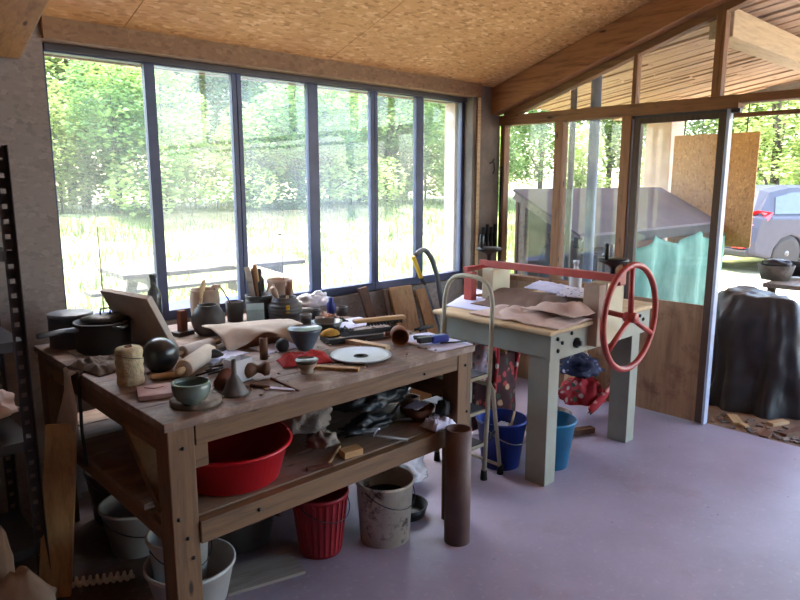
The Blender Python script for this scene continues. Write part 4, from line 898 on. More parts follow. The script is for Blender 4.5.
# ------------------------------------------------------------------ stepladder
def SM(P, k=5):
    P = [Vector(p) for p in P]; out = []
    for i in range(len(P)-1):
        a, b_, c_, d_ = P[max(i-1, 0)], P[i], P[i+1], P[min(i+2, len(P)-1)]
        for j in range(k):
            t_ = j/k; out.append(.5*((2*b_)+(c_-a)*t_+(2*a-5*b_+4*c_-d_)*t_**2+(3*b_-a-3*c_+d_)*t_**3))
    return out+[P[-1]]
t = thing('stepladder', 'cream metal stepladder with a hooped top between bench and press', 'ladder', (2.492, 2.175, 0))
def frx(z): return .0+.048*z
pts = [(frx(0), -.165, .012), (frx(.35), -.165, .35), (frx(.7), -.163, .70), (frx(.9), -.16, .90), (frx(.98), -.14, .975), (frx(1.02), -.09, 1.02), (frx(1.03), 0, 1.032), (frx(1.02), .09, 1.02), (frx(.98), .14, .975), (frx(.9), .16, .90), (frx(.7), .163, .70), (frx(.35), .165, .35), (frx(0), .165, .012)]
MB().tube([Vector(p) for p in pts[:3]]+[v for i in range(0, 1) for v in SM(pts[3:10])]+[Vector(p) for p in pts[10:]], .0115, 12).build('front_frame', M['ladder_paint'], t)
pr = [(.115, -.18, .012), (.075, -.18, .25), (.04, -.178, .47), (.03, -.17, .50), (.03, .17, .50), (.04, .178, .47), (.075, .18, .25), (.115, .18, .012)]
MB().tube(pr, .0105, 12).build('rear_frame', M['ladder_paint'], t)
for z in (.18, .36, .54):
    x = frx(z); s = MB().box(x-.14, x+.005, -.15, .15, z, z+.018).build('step', M['ladder_tread'], t, bevel=.004)
    MB().tube([(x, -.155, z+.005), (x-.135, -.155, z+.005), (x-.145, -.14, z+.005), (x-.145, .14, z+.005), (x-.135, .155, z+.005), (x, .155, z+.005)], .009, 8).build('step_edge', M['ladder_paint'], s)
MB().tube([(.107, -.178, .05), (.107, .178, .05)], .009, 8).build('cross_bar', M['ladder_paint'], t)
MB().tube([(frx(.2), -.168, .2), (.075, -.178, .25)], .006, 8).build('stay', M['bolt'], t)
for x, y in ((frx(0), -.165), (frx(0), .165), (.115, -.18), (.115, .18)): MB().cyl(x, y, 0, .05, .018, .015, 12).build('foot', M['black_rubber'], t)
# ------------------------------------------------------------------ planks, saw, hose against the window wall
def lean(name, label, cat, a, c, w, h, mat): return tag(MB().bar(a, c, w, h, (0, -1, .25)).build(name, M[mat], bevel=.003), label, cat)
lean('wall_plank', 'brown plank leaning against the wall below the third window', 'plank', (2.86, 3.02, .02), (2.72, 3.235, .83), .07, .022, 'dark_wood')
lean('wide_plank', 'wide orange-brown plank propped on the wall left of the saw', 'plank', (3.05, 2.98, .02), (3.06, 3.24, .80), .20, .022, 'plank')
lean('narrow_plank', 'narrow brown plank leaning just right of the wide orange plank', 'plank', (3.30, 2.99, .02), (3.26, 3.24, .76), .10, .022, 'plank')
lean('thin_batten', 'thin dark batten leaning at the left edge of the wide plank', 'batten', (2.905, 3.0, .02), (2.92, 3.242, .795), .03, .02, 'dark_wood')
a = xp(414, 262, 2.95); t = thing('hand_saw', 'hand saw with a yellow grip standing against the sill', 'saw', (3.02, 2.95, .0))
yp1 = yp(413, 256, 3.02); yp2 = yp(421, 278, 3.0); yp3 = yp(437, 303, 2.97)
lo = Vector((yp3.x+.16, 2.86, .02))-Vector(t.location)
k1, k2, k3 = [Vector(v)-Vector(t.location) for v in (yp1, yp2, yp3)]
MB().bar(k1, k2, .035, .022).build('grip', M['yellow'], t, bevel=.006); MB().bar(k2, k2.lerp(k3, .25), .03, .018).build('collar', M['black_plastic'], t, bevel=.004)
MB().bar(k2.lerp(k3, .25), lo, .05, .004).build('saw_blade', M['galv'], t)
hs = [yp(416, 254, 3.06), yp(424, 250, 3.08), yp(431, 258, 3.1), yp(437, 276, 3.1), yp(441, 300, 3.1)]
hs.append(Vector((hs[-1].x+.05, 3.05, .3))); hs.append(Vector((hs[-1].x+.02, 3.0, .02)))
tag(MB().tube(SM(hs, 6), .017, 12).build('grey_hose', M['galv']), 'curved grey hose hooked over behind the yellow saw grip', 'hose')
t = thing('mounted_rack', 'dark metal rack hung on the corner column behind the press', 'rack', (3.90, YW-.002, 0))
bx(-.06, .10, -.03, .0018, 1.06, 1.12).build('rack_plate', M['black_rubber'], t, bevel=.003)
for i, x in enumerate((-.045, .0, .045, .09)): MB().tube([(x, -.04, 1.02), (x, -.04, 1.17+.02*(i % 2))], .012, 8).build('prong', M['black_rubber'], t)
tag(MB().tube([(4.03, 3.15, .0), (4.045, 3.165, 1.1), (4.055, 3.17, 1.62)], .009, 8).build('black_rod', M['black_rubber']), 'tall black rod standing in the corner by the partition post', 'rod')
tag(MB().tube([(-.045, -.006, 0), (-.02, -.012, .012), (.0, -.012, .0), (.004, -.012, -.05), (-.012, -.012, -.075)], .004, 6).tube([(-.02, -.012, .012), (.0, -.012, .035)], .004, 6).build('wall_hook', M['black_rubber'], loc=(4.00, YW, 1.64)), 'small black branched hook on the corner column', 'hook')
# ------------------------------------------------------------------ floor by the bench
lathe_thing('clay_pipe', 'brown pipe standing upright against the right front bench leg', 'pipe', [(.044, 0), (.055, 0), (.055, .50), (.044, .50), (.044, .02)], M['clay_dark'], (1.955, 1.715, 0)).data.materials[0] = plain('brown_pipe', S(112, 84, 76), .6, c2=S(92, 68, 62))
def bucket(name, label, loc, r0, r1, h, mat, lip=.006, handle=True, ribs=0, tilt=0):
    t = thing(name, label, 'bucket', loc, rz=tilt)
    MB().lathe(shell(r0, r1, h, .004, lip=lip), 40).build('bucket_body', M[mat], t)
    if ribs:
        mb = MB()
        for i in range(ribs):
            a = 2*PI*i/ribs; mb.bar((r0*1.005*math.cos(a), r0*1.005*math.sin(a), .012), (r1*1.0*math.cos(a), r1*1.0*math.sin(a), h-.02), .012, .006, (math.cos(a), math.sin(a), 0))
        mb.build('rib_pattern', M[mat], t)
    if handle:
        MB().tube([((r1+.009)*math.cos(a), (r1+.009)*math.sin(a), h-.02-.075*math.sin(PI*i/16)) for i, a in enumerate([-PI*.95+PI*i/16 for i in range(17)])], .0022, 6).build('handle', M['bolt'], t)
    return t
bucket('stained_bucket', 'cream bucket splattered with dark slip below the bench, near the pipe', (1.755, 1.95, 0), .105, .12, .268, 'white_splat')
MB().lathe([(0, .17), (.11, .17), (.112, .185), (0, .185)], 32).build('slip', M['clay_dark'], [o for o in bpy.data.objects if o.name == 'stained_bucket'][0])
bucket('red_bucket', 'ribbed old red bucket under the bench, left of the splattered one', (1.495, 2.06, 0), .085, .113, .26, 'red_plastic_old', ribs=26)
bucket('white_bucket', 'big white bucket on the floor at the near left bench leg', (.955, 2.12, 0), .125, .155, .15, 'white_plastic', handle=False)
bucket('small_white_bucket', 'smaller white bucket nested inside the big white bucket', (.925, 2.14, .012), .085, .105, .25, 'white_plastic')
bucket('pale_bucket', 'white bucket in the dark behind the nested pair, under the bench', (.95, 2.60, 0), .10, .135, .20, 'white_plastic')
bucket('dark_bucket', 'dim grey bucket in the far left shadow under the bench', (.99, 2.92, 0), .10, .125, .24, 'grey_plastic')
bucket('grey_tub', 'low dirty grey tub under the bench left of the red bucket', (1.30, 2.36, 0), .12, .14, .14, 'grey_plastic', handle=False)
t = thing('plastic_stool', 'grey slotted plastic box resting on its side under the bench', 'box', (1.22, 2.40, 0)); COL.objects.unlink(t); bpy.data.objects.remove(t)
tag(MB().box(-.15, .15, -.09, .09, 0, .012).build('floor_board', M['grey_timber'], loc=(1.22, 2.08, 0), rz=-.25), 'flat grey board on the floor in front of the low grey tub', 'board')
t = thing('clear_sack', 'crumpled clear plastic sack on the floor beyond the splattered bucket', 'plastic bag', (2.10, 2.28, 0)); MB().ball((0, 0, .06), .17, .15, .11, 61, .35, 2.2, 40, 26, 0).build('sack_body', M['white_bag'], t)
t = thing('white_canister', 'white plastic canister standing behind the bench under the window', 'canister', (2.36, 2.62, 0))
MB().box(-.12, .12, -.09, .09, 0, .40).build('canister_body', M['white_plastic'], t, bevel=.025, segs=3); MB().cyl(.05, 0, .40, .44, .028).build('cap', M['black_plastic'], t)
t = thing('black_pan', 'low black pan on the floor right of the splattered bucket', 'pan', (1.96, 2.03, 0)); MB().lathe(shell(.085, .10, .05, .005), 28).build('pan_body', M['black_plastic'], t)
t = thing('cardboard_piece', 'flattened brown cardboard leaning under the bench behind the red bucket', 'cardboard', (1.62, 2.42, 0)); MB().bar((-.12, 0, .005), (-.05, .10, .26), .3, .006, (1, -.4, 0)).build('sheet', M['terracotta'], t)
# ------------------------------------------------------------------ left edge
t = thing('metal_shelving', 'slotted dark metal shelving unit at the left edge', 'shelving', (.207, 2.50, 0))
for x, y in ((.375, .36), (.375, .0), (-.5, .36), (-.5, .0)):
    mb = MB(); L = 1.62
    mb.box(x-.002, x, y-.035, y, 0, L)
    zz = .03
    up = MB()
    # angle post with oblong slots: front flange built as rungs
    up.box(x-.035, x-.026, y-.002, y, 0, L).box(x-.010, x, y-.002, y, 0, L)
    while zz < L-.02: up.box(x-.026, x-.010, y-.002, y, zz, zz+.034); zz += .05
    up.box(x-.002, x, y-.04, y, 0, L)
    up.build('upright', M['shelf_metal'], t)
for z in (.20, .60, .96, 1.27, 1.57): mb = MB().box(-.5, .372, .0, .355, z, z+.004).box(-.5, .372, .0, .003, z-.03, z).box(.369, .372, 0, .355, z-.03, z).box(-.5, .372, .352, .355, z-.03, z); mb.build('shelf', M['shelf_metal'], t)
lathe_thing('green_vase', 'rounded dark vase on the upper metal shelf at the left edge', 'vase', [(0, 0), (.06, 0), (.07, .03), (.07, .13), (.045, .19), (.04, .22), (0, .22)], M['clay_dark'], (.47, 2.66, .965))
t = thing('shelf_bag', 'pale pinkish plastic bag slumped on the metal shelf below the dark vase', 'plastic bag', (.44, 2.68, .605)); MB().ball((0, 0, .08), .13, .13, .11, 71, .25, 2, 36, 24, 0).build('bag_body', M['canvas'], t)
t = thing('shelf_sack', 'white sack piled beside the pinkish bag on the metal shelf', 'sack', (.16, 2.68, .605)); MB().ball((0, 0, .09), .10, .13, .12, 73, .35, 2, 36, 24, 0).build('sack_body', M['white_bag'], t)
a = Vector((.585, 2.45, .012)); c2 = yp(62, 424, 2.58); c2.x = min(c2.x, .70)
tag(MB().bar(a, c2, .105, .04, (-.45, -1, .1)).build('leaning_plank', M['prop_plank']), 'thick wooden plank leaning against the left end of the workbench', 'plank')
t = thing('clay_bag', 'brown paper clay bag with printed lines at the bottom left', 'bag', (.46, 2.33, 0), rz=-.55)
def bagf(mb, rx, ry, h, seed, neck=.35):
    n = 40; m = 20; vs = []
    for i in range(n):
        a = 2*PI*i/n
        for j in range(m+1):
            q = j/m; k = (1 if q < .55 else 1-(1-neck)*((q-.55)/.45)**1.3)
            w = 1+.22*noise.noise(Vector((math.cos(a)*1.6, math.sin(a)*1.6, q*3.2+seed)))+.12*noise.noise(Vector((math.cos(a)*3.6, math.sin(a)*3.6, q*7+seed)))+.14*max(0, q-.4)*math.sin(a*9+seed)
            e = (abs(math.cos(a))**3+abs(math.sin(a))**3)**(-1/3)
            vs.append((rx*e*k*w*math.cos(a), ry*e*(k if q < .6 else k*.8)*w*math.sin(a), h*q+.012*math.sin(a*3+seed)*q))
    fs = [(i*(m+1)+j, ((i+1) % n)*(m+1)+j, ((i+1) % n)*(m+1)+j+1, i*(m+1)+j+1) for i in range(n) for j in range(m)]
    fs += [tuple(i*(m+1)+m for i in range(n)), tuple(i*(m+1) for i in range(n-1, -1, -1))]
    return mb.add(vs, fs, True)
bagf(MB(), .095, .07, .22, 3).build('bag_body', M['paper_bag'], t)
for k, (z, w2) in enumerate(((.085, .08), (.065, .09), (.045, .06))):
    mb = MB(); n = 6
    for i in range(n): x0 = -w2/2+i*w2/n; mb.box(x0, x0+w2/n*.7, -.0815, -.066, z, z+.007)
    mb.build('print_line', M['ink'], t)
t = thing('white_sack', 'crumpled white plastic bag standing behind the paper clay bag', 'plastic bag', (.29, 2.40, 0)); bagf(MB(), .085, .06, .46, 8, .5).build('bag_body', M['white_bag'], t)
t = thing('brown_sack', 'brown paper sack between the white bag and the leaning plank', 'sack', (.415, 2.45, 0)); bagf(MB(), .05, .032, .33, 5, .7).build('sack_body', M['paper_bag'], t)
t = thing('clay_auger', 'pale twisted auger lying on the floor by the big white bucket', 'auger', tuple(zp(135, 579, .02)), rz=0)
d = (zp(66, 588, .02)-zp(135, 579, .02)); L = d.length; t.rotation_euler.z = math.atan2(d.y, d.x)
MB().tube([(0, 0, .012), (L, 0, .012)], .008, 8).build('shaft', M['chalk'], t)
MB().tube([(L*.02+L*.93*i/140, .016*math.cos(i*.42), .018+.014*math.sin(i*.42)) for i in range(141)], .006, 6).build('helix', M['chalk'], t)
tag(MB().tube([zp(66, 588, .014), zp(45, 593, .012), zp(20, 605, .012)], .007, 8).build('floor_stick', M['plank']), 'thin wooden stick continuing left from the twisted auger', 'stick')
# ================================================================== OUTDOORS
def leaf_cloud(mb, blobs, n, size, rnd):
    tot = sum(b[3]*b[4]*b[5] for b in blobs)
    for (cx, cy, cz, rx, ry, rz) in blobs:
        k = int(n*rx*ry*rz/tot)
        for _ in range(k):
            while True:
                d = Vector((rnd.uniform(-1, 1), rnd.uniform(-1, 1), rnd.uniform(-1, 1)))
                if .3 < d.length < 1: break
            d = d.normalized()*(d.length**.45)
            if noise.noise(d*2.6+Vector((cx, cy, cz))) < -.22: continue
            p = Vector((cx+d.x*rx, cy+d.y*ry, cz+d.z*rz)); s = size*rnd.uniform(.6, 1.3)
            q = Matrix.Rotation(rnd.uniform(0, 2*PI), 3, 'Z') @ Matrix.Rotation(rnd.uniform(-1.1, 1.1), 3, 'X')
            pts = [(-.5, 0, 0), (0, -.32, .05), (.55, 0, 0), (0, .32, .05)]
            o = len(mb.v); mb.v += [tuple(p+q @ (Vector(v)*s)) for v in pts]; mb.f.append((o, o+1, o+2, o+3)); mb.s.append(False)
def make_plant(name, label, cat, group, seed, h, r, n, size, mat, trunk):
    rnd = random.Random(seed); t = thing(name, label, cat, (0, 0, -20), group=group)
    bl = []
    lo = h*.14 if trunk else 0
    for i in range(12 if trunk else 8):
        z = lo+(h-lo)*rnd.uniform(.12, .85); a = rnd.uniform(0, 2*PI); q = r*rnd.uniform(.1, .62)*(1.15-z/h*.6)
        bl.append((q*math.cos(a), q*math.sin(a), z, r*rnd.uniform(.4, .62), r*rnd.uniform(.4, .62), (h-lo)*rnd.uniform(.14, .24)))
    mb = MB(); leaf_cloud(mb, bl, n, size, rnd); mb.build('foliage', M[mat], t)
    mb = MB(); mb.tube([(0, 0, -.3), (.05, .02, h*.3), (-.06, .05, h*.6), (.02, 0, h*.85)], [.11, .09, .06, .02] if trunk else [.03, .025, .02, .008], 8)
    for b in bl[:6]: mb.tube([(0, 0, b[2]*.5), (b[0]*.5, b[1]*.5, b[2]*.8), (b[0], b[1], b[2])], [.045, .03, .012] if trunk else [.015, .01, .006], 6)
    mb.build('trunk' if trunk else 'stems', M['bark'], t)
    return t
def dup(root, loc, rz, sc, label=None):
    r = root.copy(); COL.objects.link(r); r.location = loc; r.rotation_euler.z = rz; r.scale = (sc, sc, sc)
    if label: r['label'] = label
    for ch in root.children:
        c2 = ch.copy(); COL.objects.link(c2); c2.parent = r
    return r
TL_ = ['bright green leafy tree in the wood beyond the meadow', 'deep green leafy tree in the wood beyond the meadow']
SL_ = ['bright low shrub at the foot of the wood beyond the meadow', 'deep green low shrub at the foot of the wood beyond the meadow']
rnd = random.Random(5)
kinds = []
for k in range(2):
    kinds.append([make_plant('tree', TL_[k], 'tree', TL_[k][:5]+' trees of the wood', 10+7*k+j, 7.2+.8*j, 2.3, 20000, .14, 'leaf_a' if k == 0 else 'leaf_b', True) for j in range(2)])
skinds = []
for k in range(2):
    skinds.append([make_plant('shrub', SL_[k], 'shrub', SL_[k][:5]+' shrubs at the wood edge', 40+7*k+j, 3.1+.4*j, 1.45, 9000, .105, 'leaf_a' if k == 0 else 'leaf_b', False) for j in range(2)])
used = set()
def place(proto, x, y, rz, sc):
    z = gz(x, y)-.05
    if proto.name in used: return dup(proto, (x, y, z), rz, sc)
    used.add(proto.name); proto.location = (x, y, z); proto.rotation_euler.z = rz; proto.scale = (sc, sc, sc)
edge = [(1.0+1.3*i, 13.2) for i in range(13)]+[(1.6+1.9*i, 14.4) for i in range(9)]+[(18.2+.7*i, 12.6-1.6*i) for i in range(1, 8)]
for i, (x, y) in enumerate(edge):
    k = 0 if (i % 3) else 1
    place(skinds[k][i % 2], x+rnd.uniform(-.4, .4), y+rnd.uniform(-.5, .6), rnd.uniform(0, 6), rnd.uniform(.7, 1.15))
tr = [(.5+2.1*i, 15.4) for i in range(9)]+[(1.5+2.4*i, 18.6) for i in range(8)]+[(20.6+.8*i, 14.2-2.1*i) for i in range(0, 6)]+[(24.5, 9.5), (25.5, 6), (22, 17)]
for i, (x, y) in enumerate(tr):
    k = 1 if (i % 2) else 0
    place(kinds[k][(i//2) % 2], x+rnd.uniform(-.5, .5), y+rnd.uniform(-.6, .6), rnd.uniform(0, 6), rnd.uniform(.85, 1.15))
# one nearer tree beside the car, seen through the doorway
nt_ = make_plant('tree', 'tree with pale bright foliage above the parked car', 'tree', None, 77, 5.2, 2.0, 9000, .12, 'leaf_a', True); nt_.location = (15.0, 4.7, -.05)
mb = MB(); rnd = random.Random(9)
for _ in range(22000):
    y = 4.6+9*rnd.random()**1.1; x = rnd.uniform(.2, 1.0)*0+rnd.uniform(.5, 19)
    if x > 5.5 and y < 6: continue
    if noise.noise(Vector((x*.5, y*.9, 3))) < -.05 and rnd.random() < .8: continue
    h = rnd.uniform(.10, .30); a = rnd.uniform(0, 2*PI); w = rnd.uniform(.008, .016); z = gz(x, y)-.02
    bx_, by_ = w*math.cos(a), w*math.sin(a); lx, ly = rnd.uniform(-.1, .1), rnd.uniform(-.1, .1)
    o = len(mb.v); mb.v += [(x-bx_, y-by_, z), (x+bx_, y+by_, z), (x+lx, y+ly, z+h)]; mb.f.append((o, o+1, o+2)); mb.s.append(False)
tag(mb.build('meadow_grass', M['grass']), 'tall pale green grass across the sunny meadow', 'grass', kind='stuff')
# picnic table
t = thing('picnic_table', 'weathered grey wooden picnic table with benches on the meadow', 'table', (3.0, 5.9, gz(3, 5.9)), rz=-.05)
for i in range(5): bx(-.9, .9, -.36+.145*i, -.23+.145*i, .70, .74).build('table_plank', M['weathered'], t, bevel=.004)
for s in (-1, 1):
    bx(-.9, .9, s*.74-.13, s*.74+.13, .42, .455).build('bench_seat', M['weathered'], t, bevel=.004)
    x = .62*s
    bx(x-.02, x+.02, -.80, .80, .33, .42).build('cross_beam', M['weathered'], t)
    bx(x-.02, x+.02, -.36, .36, .61, .70).build('cross_beam', M['weathered'], t)
    for q in (-1, 1): MB().bar((x, q*.22, .68), (x, q*.60, 0), .04, .09, (1, 0, 0)).build('leg', M['weathered'], t)
tag(MB().bar((2.95, 5.62, .815), (3.80, 4.50, .45), .14, .03).build('pale_board', M['pale_wood'], bevel=.003), 'pale sunlit board sloping down from the picnic table', 'board')
t = thing('blue_sheet', 'bright blue plastic sheet spread over a low bench just outside the window', 'sheet', (1.75, 4.50, .20))
MB().sheet(24, 8, lambda u, v: (-1.0+2.0*u, -.4+.8*v, .40+.02*nz(u*3, v, 2, 3)-(.12 if v < .08 or v > .92 else 0)), .004).build('plastic_sheet', M['blue_tarp'], t)
bx(-.95, .95, -.36, .36, .30, .385).build('bench_top', M['grey_timber'], t)
for x in (-.9, .82):
    for y in (-.3, .24): bx(x, x+.08, y, y+.06, -.25, .30).build('leg', M['grey_timber'], t)
tag(MB().bar((.90, 4.05, 0), (.95, 4.05, 1.85), .05, .05, (0, 1, 0)).build('stake', M['bark'], bevel=.004), 'dark stake just outside the leftmost window pane', 'stake')
# shelter roof beyond the partition, green net, posts
t = thing('lean_to', 'low shelter with a sloping dull purple roof outside the glass partition', 'shelter', (4.3, 2.62, 0))
vs = [(x, y, z+k) for k in (0, .02) for y, z in ((0, 1.10), (.62, 1.43)) for x in (0, 2.55)]
MB().add(vs, [(0, 2, 3, 1), (4, 5, 7, 6), (0, 1, 5, 4), (2, 6, 7, 3), (0, 4, 6, 2), (1, 3, 7, 5)]).build('roof_sheet', M['roof_sheet'], t)
for x in (.04, 2.5): MB().bar((x, 0, 1.07), (x, .62, 1.40), .05, .06).build('rafter', M['grey_timber'], t)
for x, y, h in ((.06, .55, 1.36), (2.48, .55, 1.36), (.55, .05, 1.09), (2.48, .02, 1.07)): bx(x-.03, x+.03, y-.03, y+.03, -.02, h).build('post', M['grey_timber'], t)
bx(.0, 2.55, -.0, .05, 1.02, 1.10).build('front_beam', M['black_rubber'], t)
n_ = MB().sheet(40, 24, lambda u, v: (4.86+2.05*u, 2.56+.035*math.sin(u*26)+.03*noise.noise(Vector((u*5, v*3, 1))), .02+(1.04-.09*math.sin(PI*((u*2.6+.3) % 1)))*v), .004).build('green_net', M['net']); tag(n_, 'pale green net hanging under the front of the sloping shelter roof', 'net')
t2 = [o for o in bpy.data.objects if o.name == 'lean_to'][0]
bx(.02, 2.5, .585, .605, 0, 1.38).build('dark_backing', M['dark_wood'], t2)  # dark sheet added to make the space under the shelter read dark
t = thing('gas_cylinder', 'tall blue-grey gas cylinder under the shelter behind the glass partition', 'gas cylinder', (4.62, 3.05, -.02))
MB().lathe([(0, 0), (.11, 0), (.115, .02), (.115, .92), (.09, 1.0), (.035, 1.04), (.03, 1.06), (0, 1.06)], 28).build('cylinder_body', M['gas_blue'], t); MB().lathe([(.05, 1.04), (.055, 1.12), (.05, 1.12), (.045, 1.05)], 20).build('collar', M['galv'], t)
p_ = xp(591, 200, 4.23); tag(MB().rod((4.23, p_.y, -.02), (4.23, p_.y, 2.28), .036).build('steel_post', plain('steel_post', S(112, 128, 156), .5, .3)), 'blue-grey steel post outside the right partition pane', 'post')
p_ = xp(569.5, 200, 4.23); tag(MB().rod((4.23, p_.y, -.02), (4.23, p_.y, 2.26), .022).build('thin_post', M['galv']), 'thin dark post just outside the middle partition post', 'post')
t = thing('white_shelf', 'small white shelf on dark legs under the shelter', 'shelf', (5.14, 2.92, -.02), rz=.2); bx(-.25, .25, -.09, .09, .93, .95).build('shelf_top', M['white_plastic'], t)
for x in (-.22, .22): bx(x-.015, x+.015, -.05, .05, 0, .93).build('leg', M['bolt'], t)
t = thing('board_stack', 'hanging sheet of OSB seen through the sliding door', 'board', (6.882, 2.74, .873))
bx(-.012, 0, -.42, .40, 0, 1.10).build('osb_sheet', M['osb_board'], t)
for y in (-.3, .3): MB().tube([(-.006, y, 1.09), (-.006, y, 1.46)], .006, 6).build('hanging_wire', M['bolt'], t)
t.name = 'hanging_board'
# black covered heap by the doorway
t = thing('covered_heap', 'heap of gear under a dark plastic tarp beside the doorway', 'tarpaulin', (4.96, 1.53, -.012))
mb = MB(); n = 96; m = 44
def hp(u, v):
    a = 2*PI*u; q = v; ca, sa = math.cos(a), math.sin(a)
    r = 1/((abs(ca)**2.7+abs(sa)**2.7)**(1/2.7))
    prof = 1.06-.16*(q/.62) if q < .62 else .90*(max(0, 1-((q-.62)/.38)**1.6))**.75
    pl = abs(math.sin(a*6.5+2.5*noise.noise(Vector((ca*2, sa*2, q*1.2)))))
    fold = (.13*(pl-.5)*(1-q)**.5+.13*noise.noise(Vector((ca*2.2, sa*2.2, q*2.6)))+.05*noise.noise(Vector((ca*6, sa*6, q*7)))) if q < .97 else 0
    rr = prof*r*(1+fold)
    z = .76*min(1, q/.8)**.95+.05*max(0, q-.75)
    z *= 1-.30*max(0, math.cos(a+.76))**1.3*min(1, q*1.3)*min(1, rr*1.3)
    return (rr*.40*ca, rr*.38*sa, z+.03*q*noise.noise(Vector((ca*rr*3, sa*rr*3, 7)))+.012*q*noise.noise(Vector((ca*rr*9, sa*rr*9, 3))))
vs = [hp(i/n, j/m) for i in range(n) for j in range(m+1)]
fs = [(i*(m+1)+j, ((i+1) % n)*(m+1)+j, ((i+1) % n)*(m+1)+j+1, i*(m+1)+j+1) for i in range(n) for j in range(m)]
mb.add(vs, fs, True).build('tarp_cover', M['tarp'], t)
MB().sheet(20, 10, lambda u, v: (-.40+.3*u, -.44-.16*v+.05*nz(u, v, 2), .02+.07*abs(nz(u, v, 3, 4))), .004).build('tarp_skirt', M['tarp'], t)
MB().tube([(-.50, .20+.05*math.cos(a)*1.0, .07+.065*math.sin(a)) for a in [2*PI*i/20 for i in range(20)]], .008, 8, True).build('hose_ring', M['galv'], t)
t = thing('outdoor_table', 'grey-topped table outside the doorway, right of the tarp heap', 'table', (5.75, 1.55, -.012))
bx(-.15, 1.2, -.55, .22, .70, .735).build('table_top', M['grey_timber'], t, bevel=.004)
for x in (-.1, 1.1):
    for y in (-.5, .15): bx(x, x+.05, y, y+.05, 0, .70).build('leg', M['bark'], t)
bx(-.12, 1.15, -.53, -.50, .60, .70).build('apron', M['bark'], t)
p = xp(775, 279, 5.85)
t = thing('tool_basket', 'worn brown basket on the outdoor table', 'basket', (5.85, p.y, .725)); MB().lathe(shell(.09, .12, .12, .008), 24, sx=1, sy=1.15).build('basket_body', M['sack'], t); MB().ball((0, 0, .12), .10, .11, .05, 91, .3).build('contents', M['tarp'], t)
t = thing('black_roll', 'black roll lying on the outdoor table behind the basket', 'roll', (6.15, 1.50, .80)); MB().tube([(-.1, .25, 0), (.1, -.35, .02)], .065, 16).build('roll_body', M['black_rubber'], t)
t = thing('red_crate', 'red plastic crate on the ground right of the tarp heap', 'crate', (5.45, 1.05, -.012), rz=.3)
mb = MB(); mb.box(-.16, .16, -.11, .11, 0, .01)
for a in ((-.16, .16, -.11, -.1), (-.16, .16, .1, .11), (-.16, -.15, -.11, .11), (.15, .16, -.11, .11)): mb.box(*a, 0, .20)
mb.build('crate_body', M['red_plastic'], t)
for k, (px, py, L, w2, rz, lb) in enumerate(((735, 421, .16, .06, .6, 'broken pale wood piece on the dirt nearest the door edge'), (744, 427, .07, .03, .9, 'tiny pale wood chip on the dirt below the broken piece'), (778, 424, .14, .05, -.4, 'flat pale chip on the dirt below the tarp skirt'), (766, 436, .12, .05, .1, 'dark wood chip on the dirt close to the concrete edge'), (792, 433, .2, .04, -.2, 'dark broken slat on the dirt at the right edge'))):
    p = zp(px, py, -.012); tag(bx(-L/2, L/2, -w2/2, w2/2, 0, .018).build('wood_chip', M['pale_wood' if k < 3 else 'dark_wood'], loc=tuple(p), rz=rz), lb, 'wood')
mb = MB(); rnd = random.Random(21)
for _ in range(900):
    x = rnd.uniform(4.2, 5.6); y = rnd.uniform(.2, 1.6)
    if x > 4.45 and y > 1.02: continue
    a = rnd.uniform(0, PI); s = rnd.uniform(.006, .022)
    mb.box(-s, s, -s*.5, s*.5, 0, s*.6, R3(z=a, t=(x, y, -.013)))
tag(mb.build('litter', M['sack']), 'scattered bark and gravel litter on the dirt outside the doorway', 'litter', kind='stuff')
# parked car
wp = zp(794, 272, -.03)
hx, hy = math.cos(-.41), math.sin(-.41)
cx = wp.x-.10+1.32*hx-.76*hy*1; cy = wp.y+.20+1.32*hy+.76*hx
t = thing('parked_car', 'silver-grey car with red tail lights parked beyond the doorway', 'car', (cx, cy, -.03), rz=-.41)
low = [(-2.12, .32), (-2.16, .55), (-2.10, .80), (-2.04, .98), (2.0, .92), (2.15, .70), (2.15, .35), (1.75, .22), (1.70, .42), (1.55, .60), (1.33, .66), (1.10, .60), (.95, .42), (.92, .22), (-.92, .22), (-.95, .42), (-1.10, .60), (-1.32, .66), (-1.55, .60), (-1.70, .42), (-1.75, .24)]
def loft(mb, sec):
    n = len(sec[0][1]); vs = []
    for y, pts in sec: vs += [(x, y, z) for x, z in pts]
    fs = [tuple(range(n)), tuple(len(vs)-1-i for i in range(n))]
    for k in range(len(sec)-1):
        for i in range(n): fs.append((k*n+i, (k+1)*n+i, (k+1)*n+(i+1) % n, k*n+(i+1) % n))
    return mb.add(vs, fs, False)
def sc(pts, kx, dz): return [(x*kx, z if z < .5 else z+dz) for x, z in pts]
loft(MB(), [(-.88, sc(low, .96, -.03)), (-.80, low), (.80, low), (.88, sc(low, .96, -.03))]).build('body', M['car'], t, bevel=.04, segs=3)
cab = [(-2.03, .95), (-1.72, 1.40), (-1.2, 1.49), (.2, 1.48), (.75, 1.25), (1.25, .94)]
cabn = [(-1.96, .95), (-1.62, 1.36), (-1.15, 1.44), (.15, 1.43), (.68, 1.22), (1.2, .94)]
loft(MB(), [(-.82, [(x*.99, z if z < 1 else .95) for x, z in cab]), (-.66, cabn), (-.55, cab), (.55, cab), (.66, cabn), (.82, [(x*.99, z if z < 1 else .95) for x, z in cab])]).build('cabin', M['car'], t, bevel=.02)
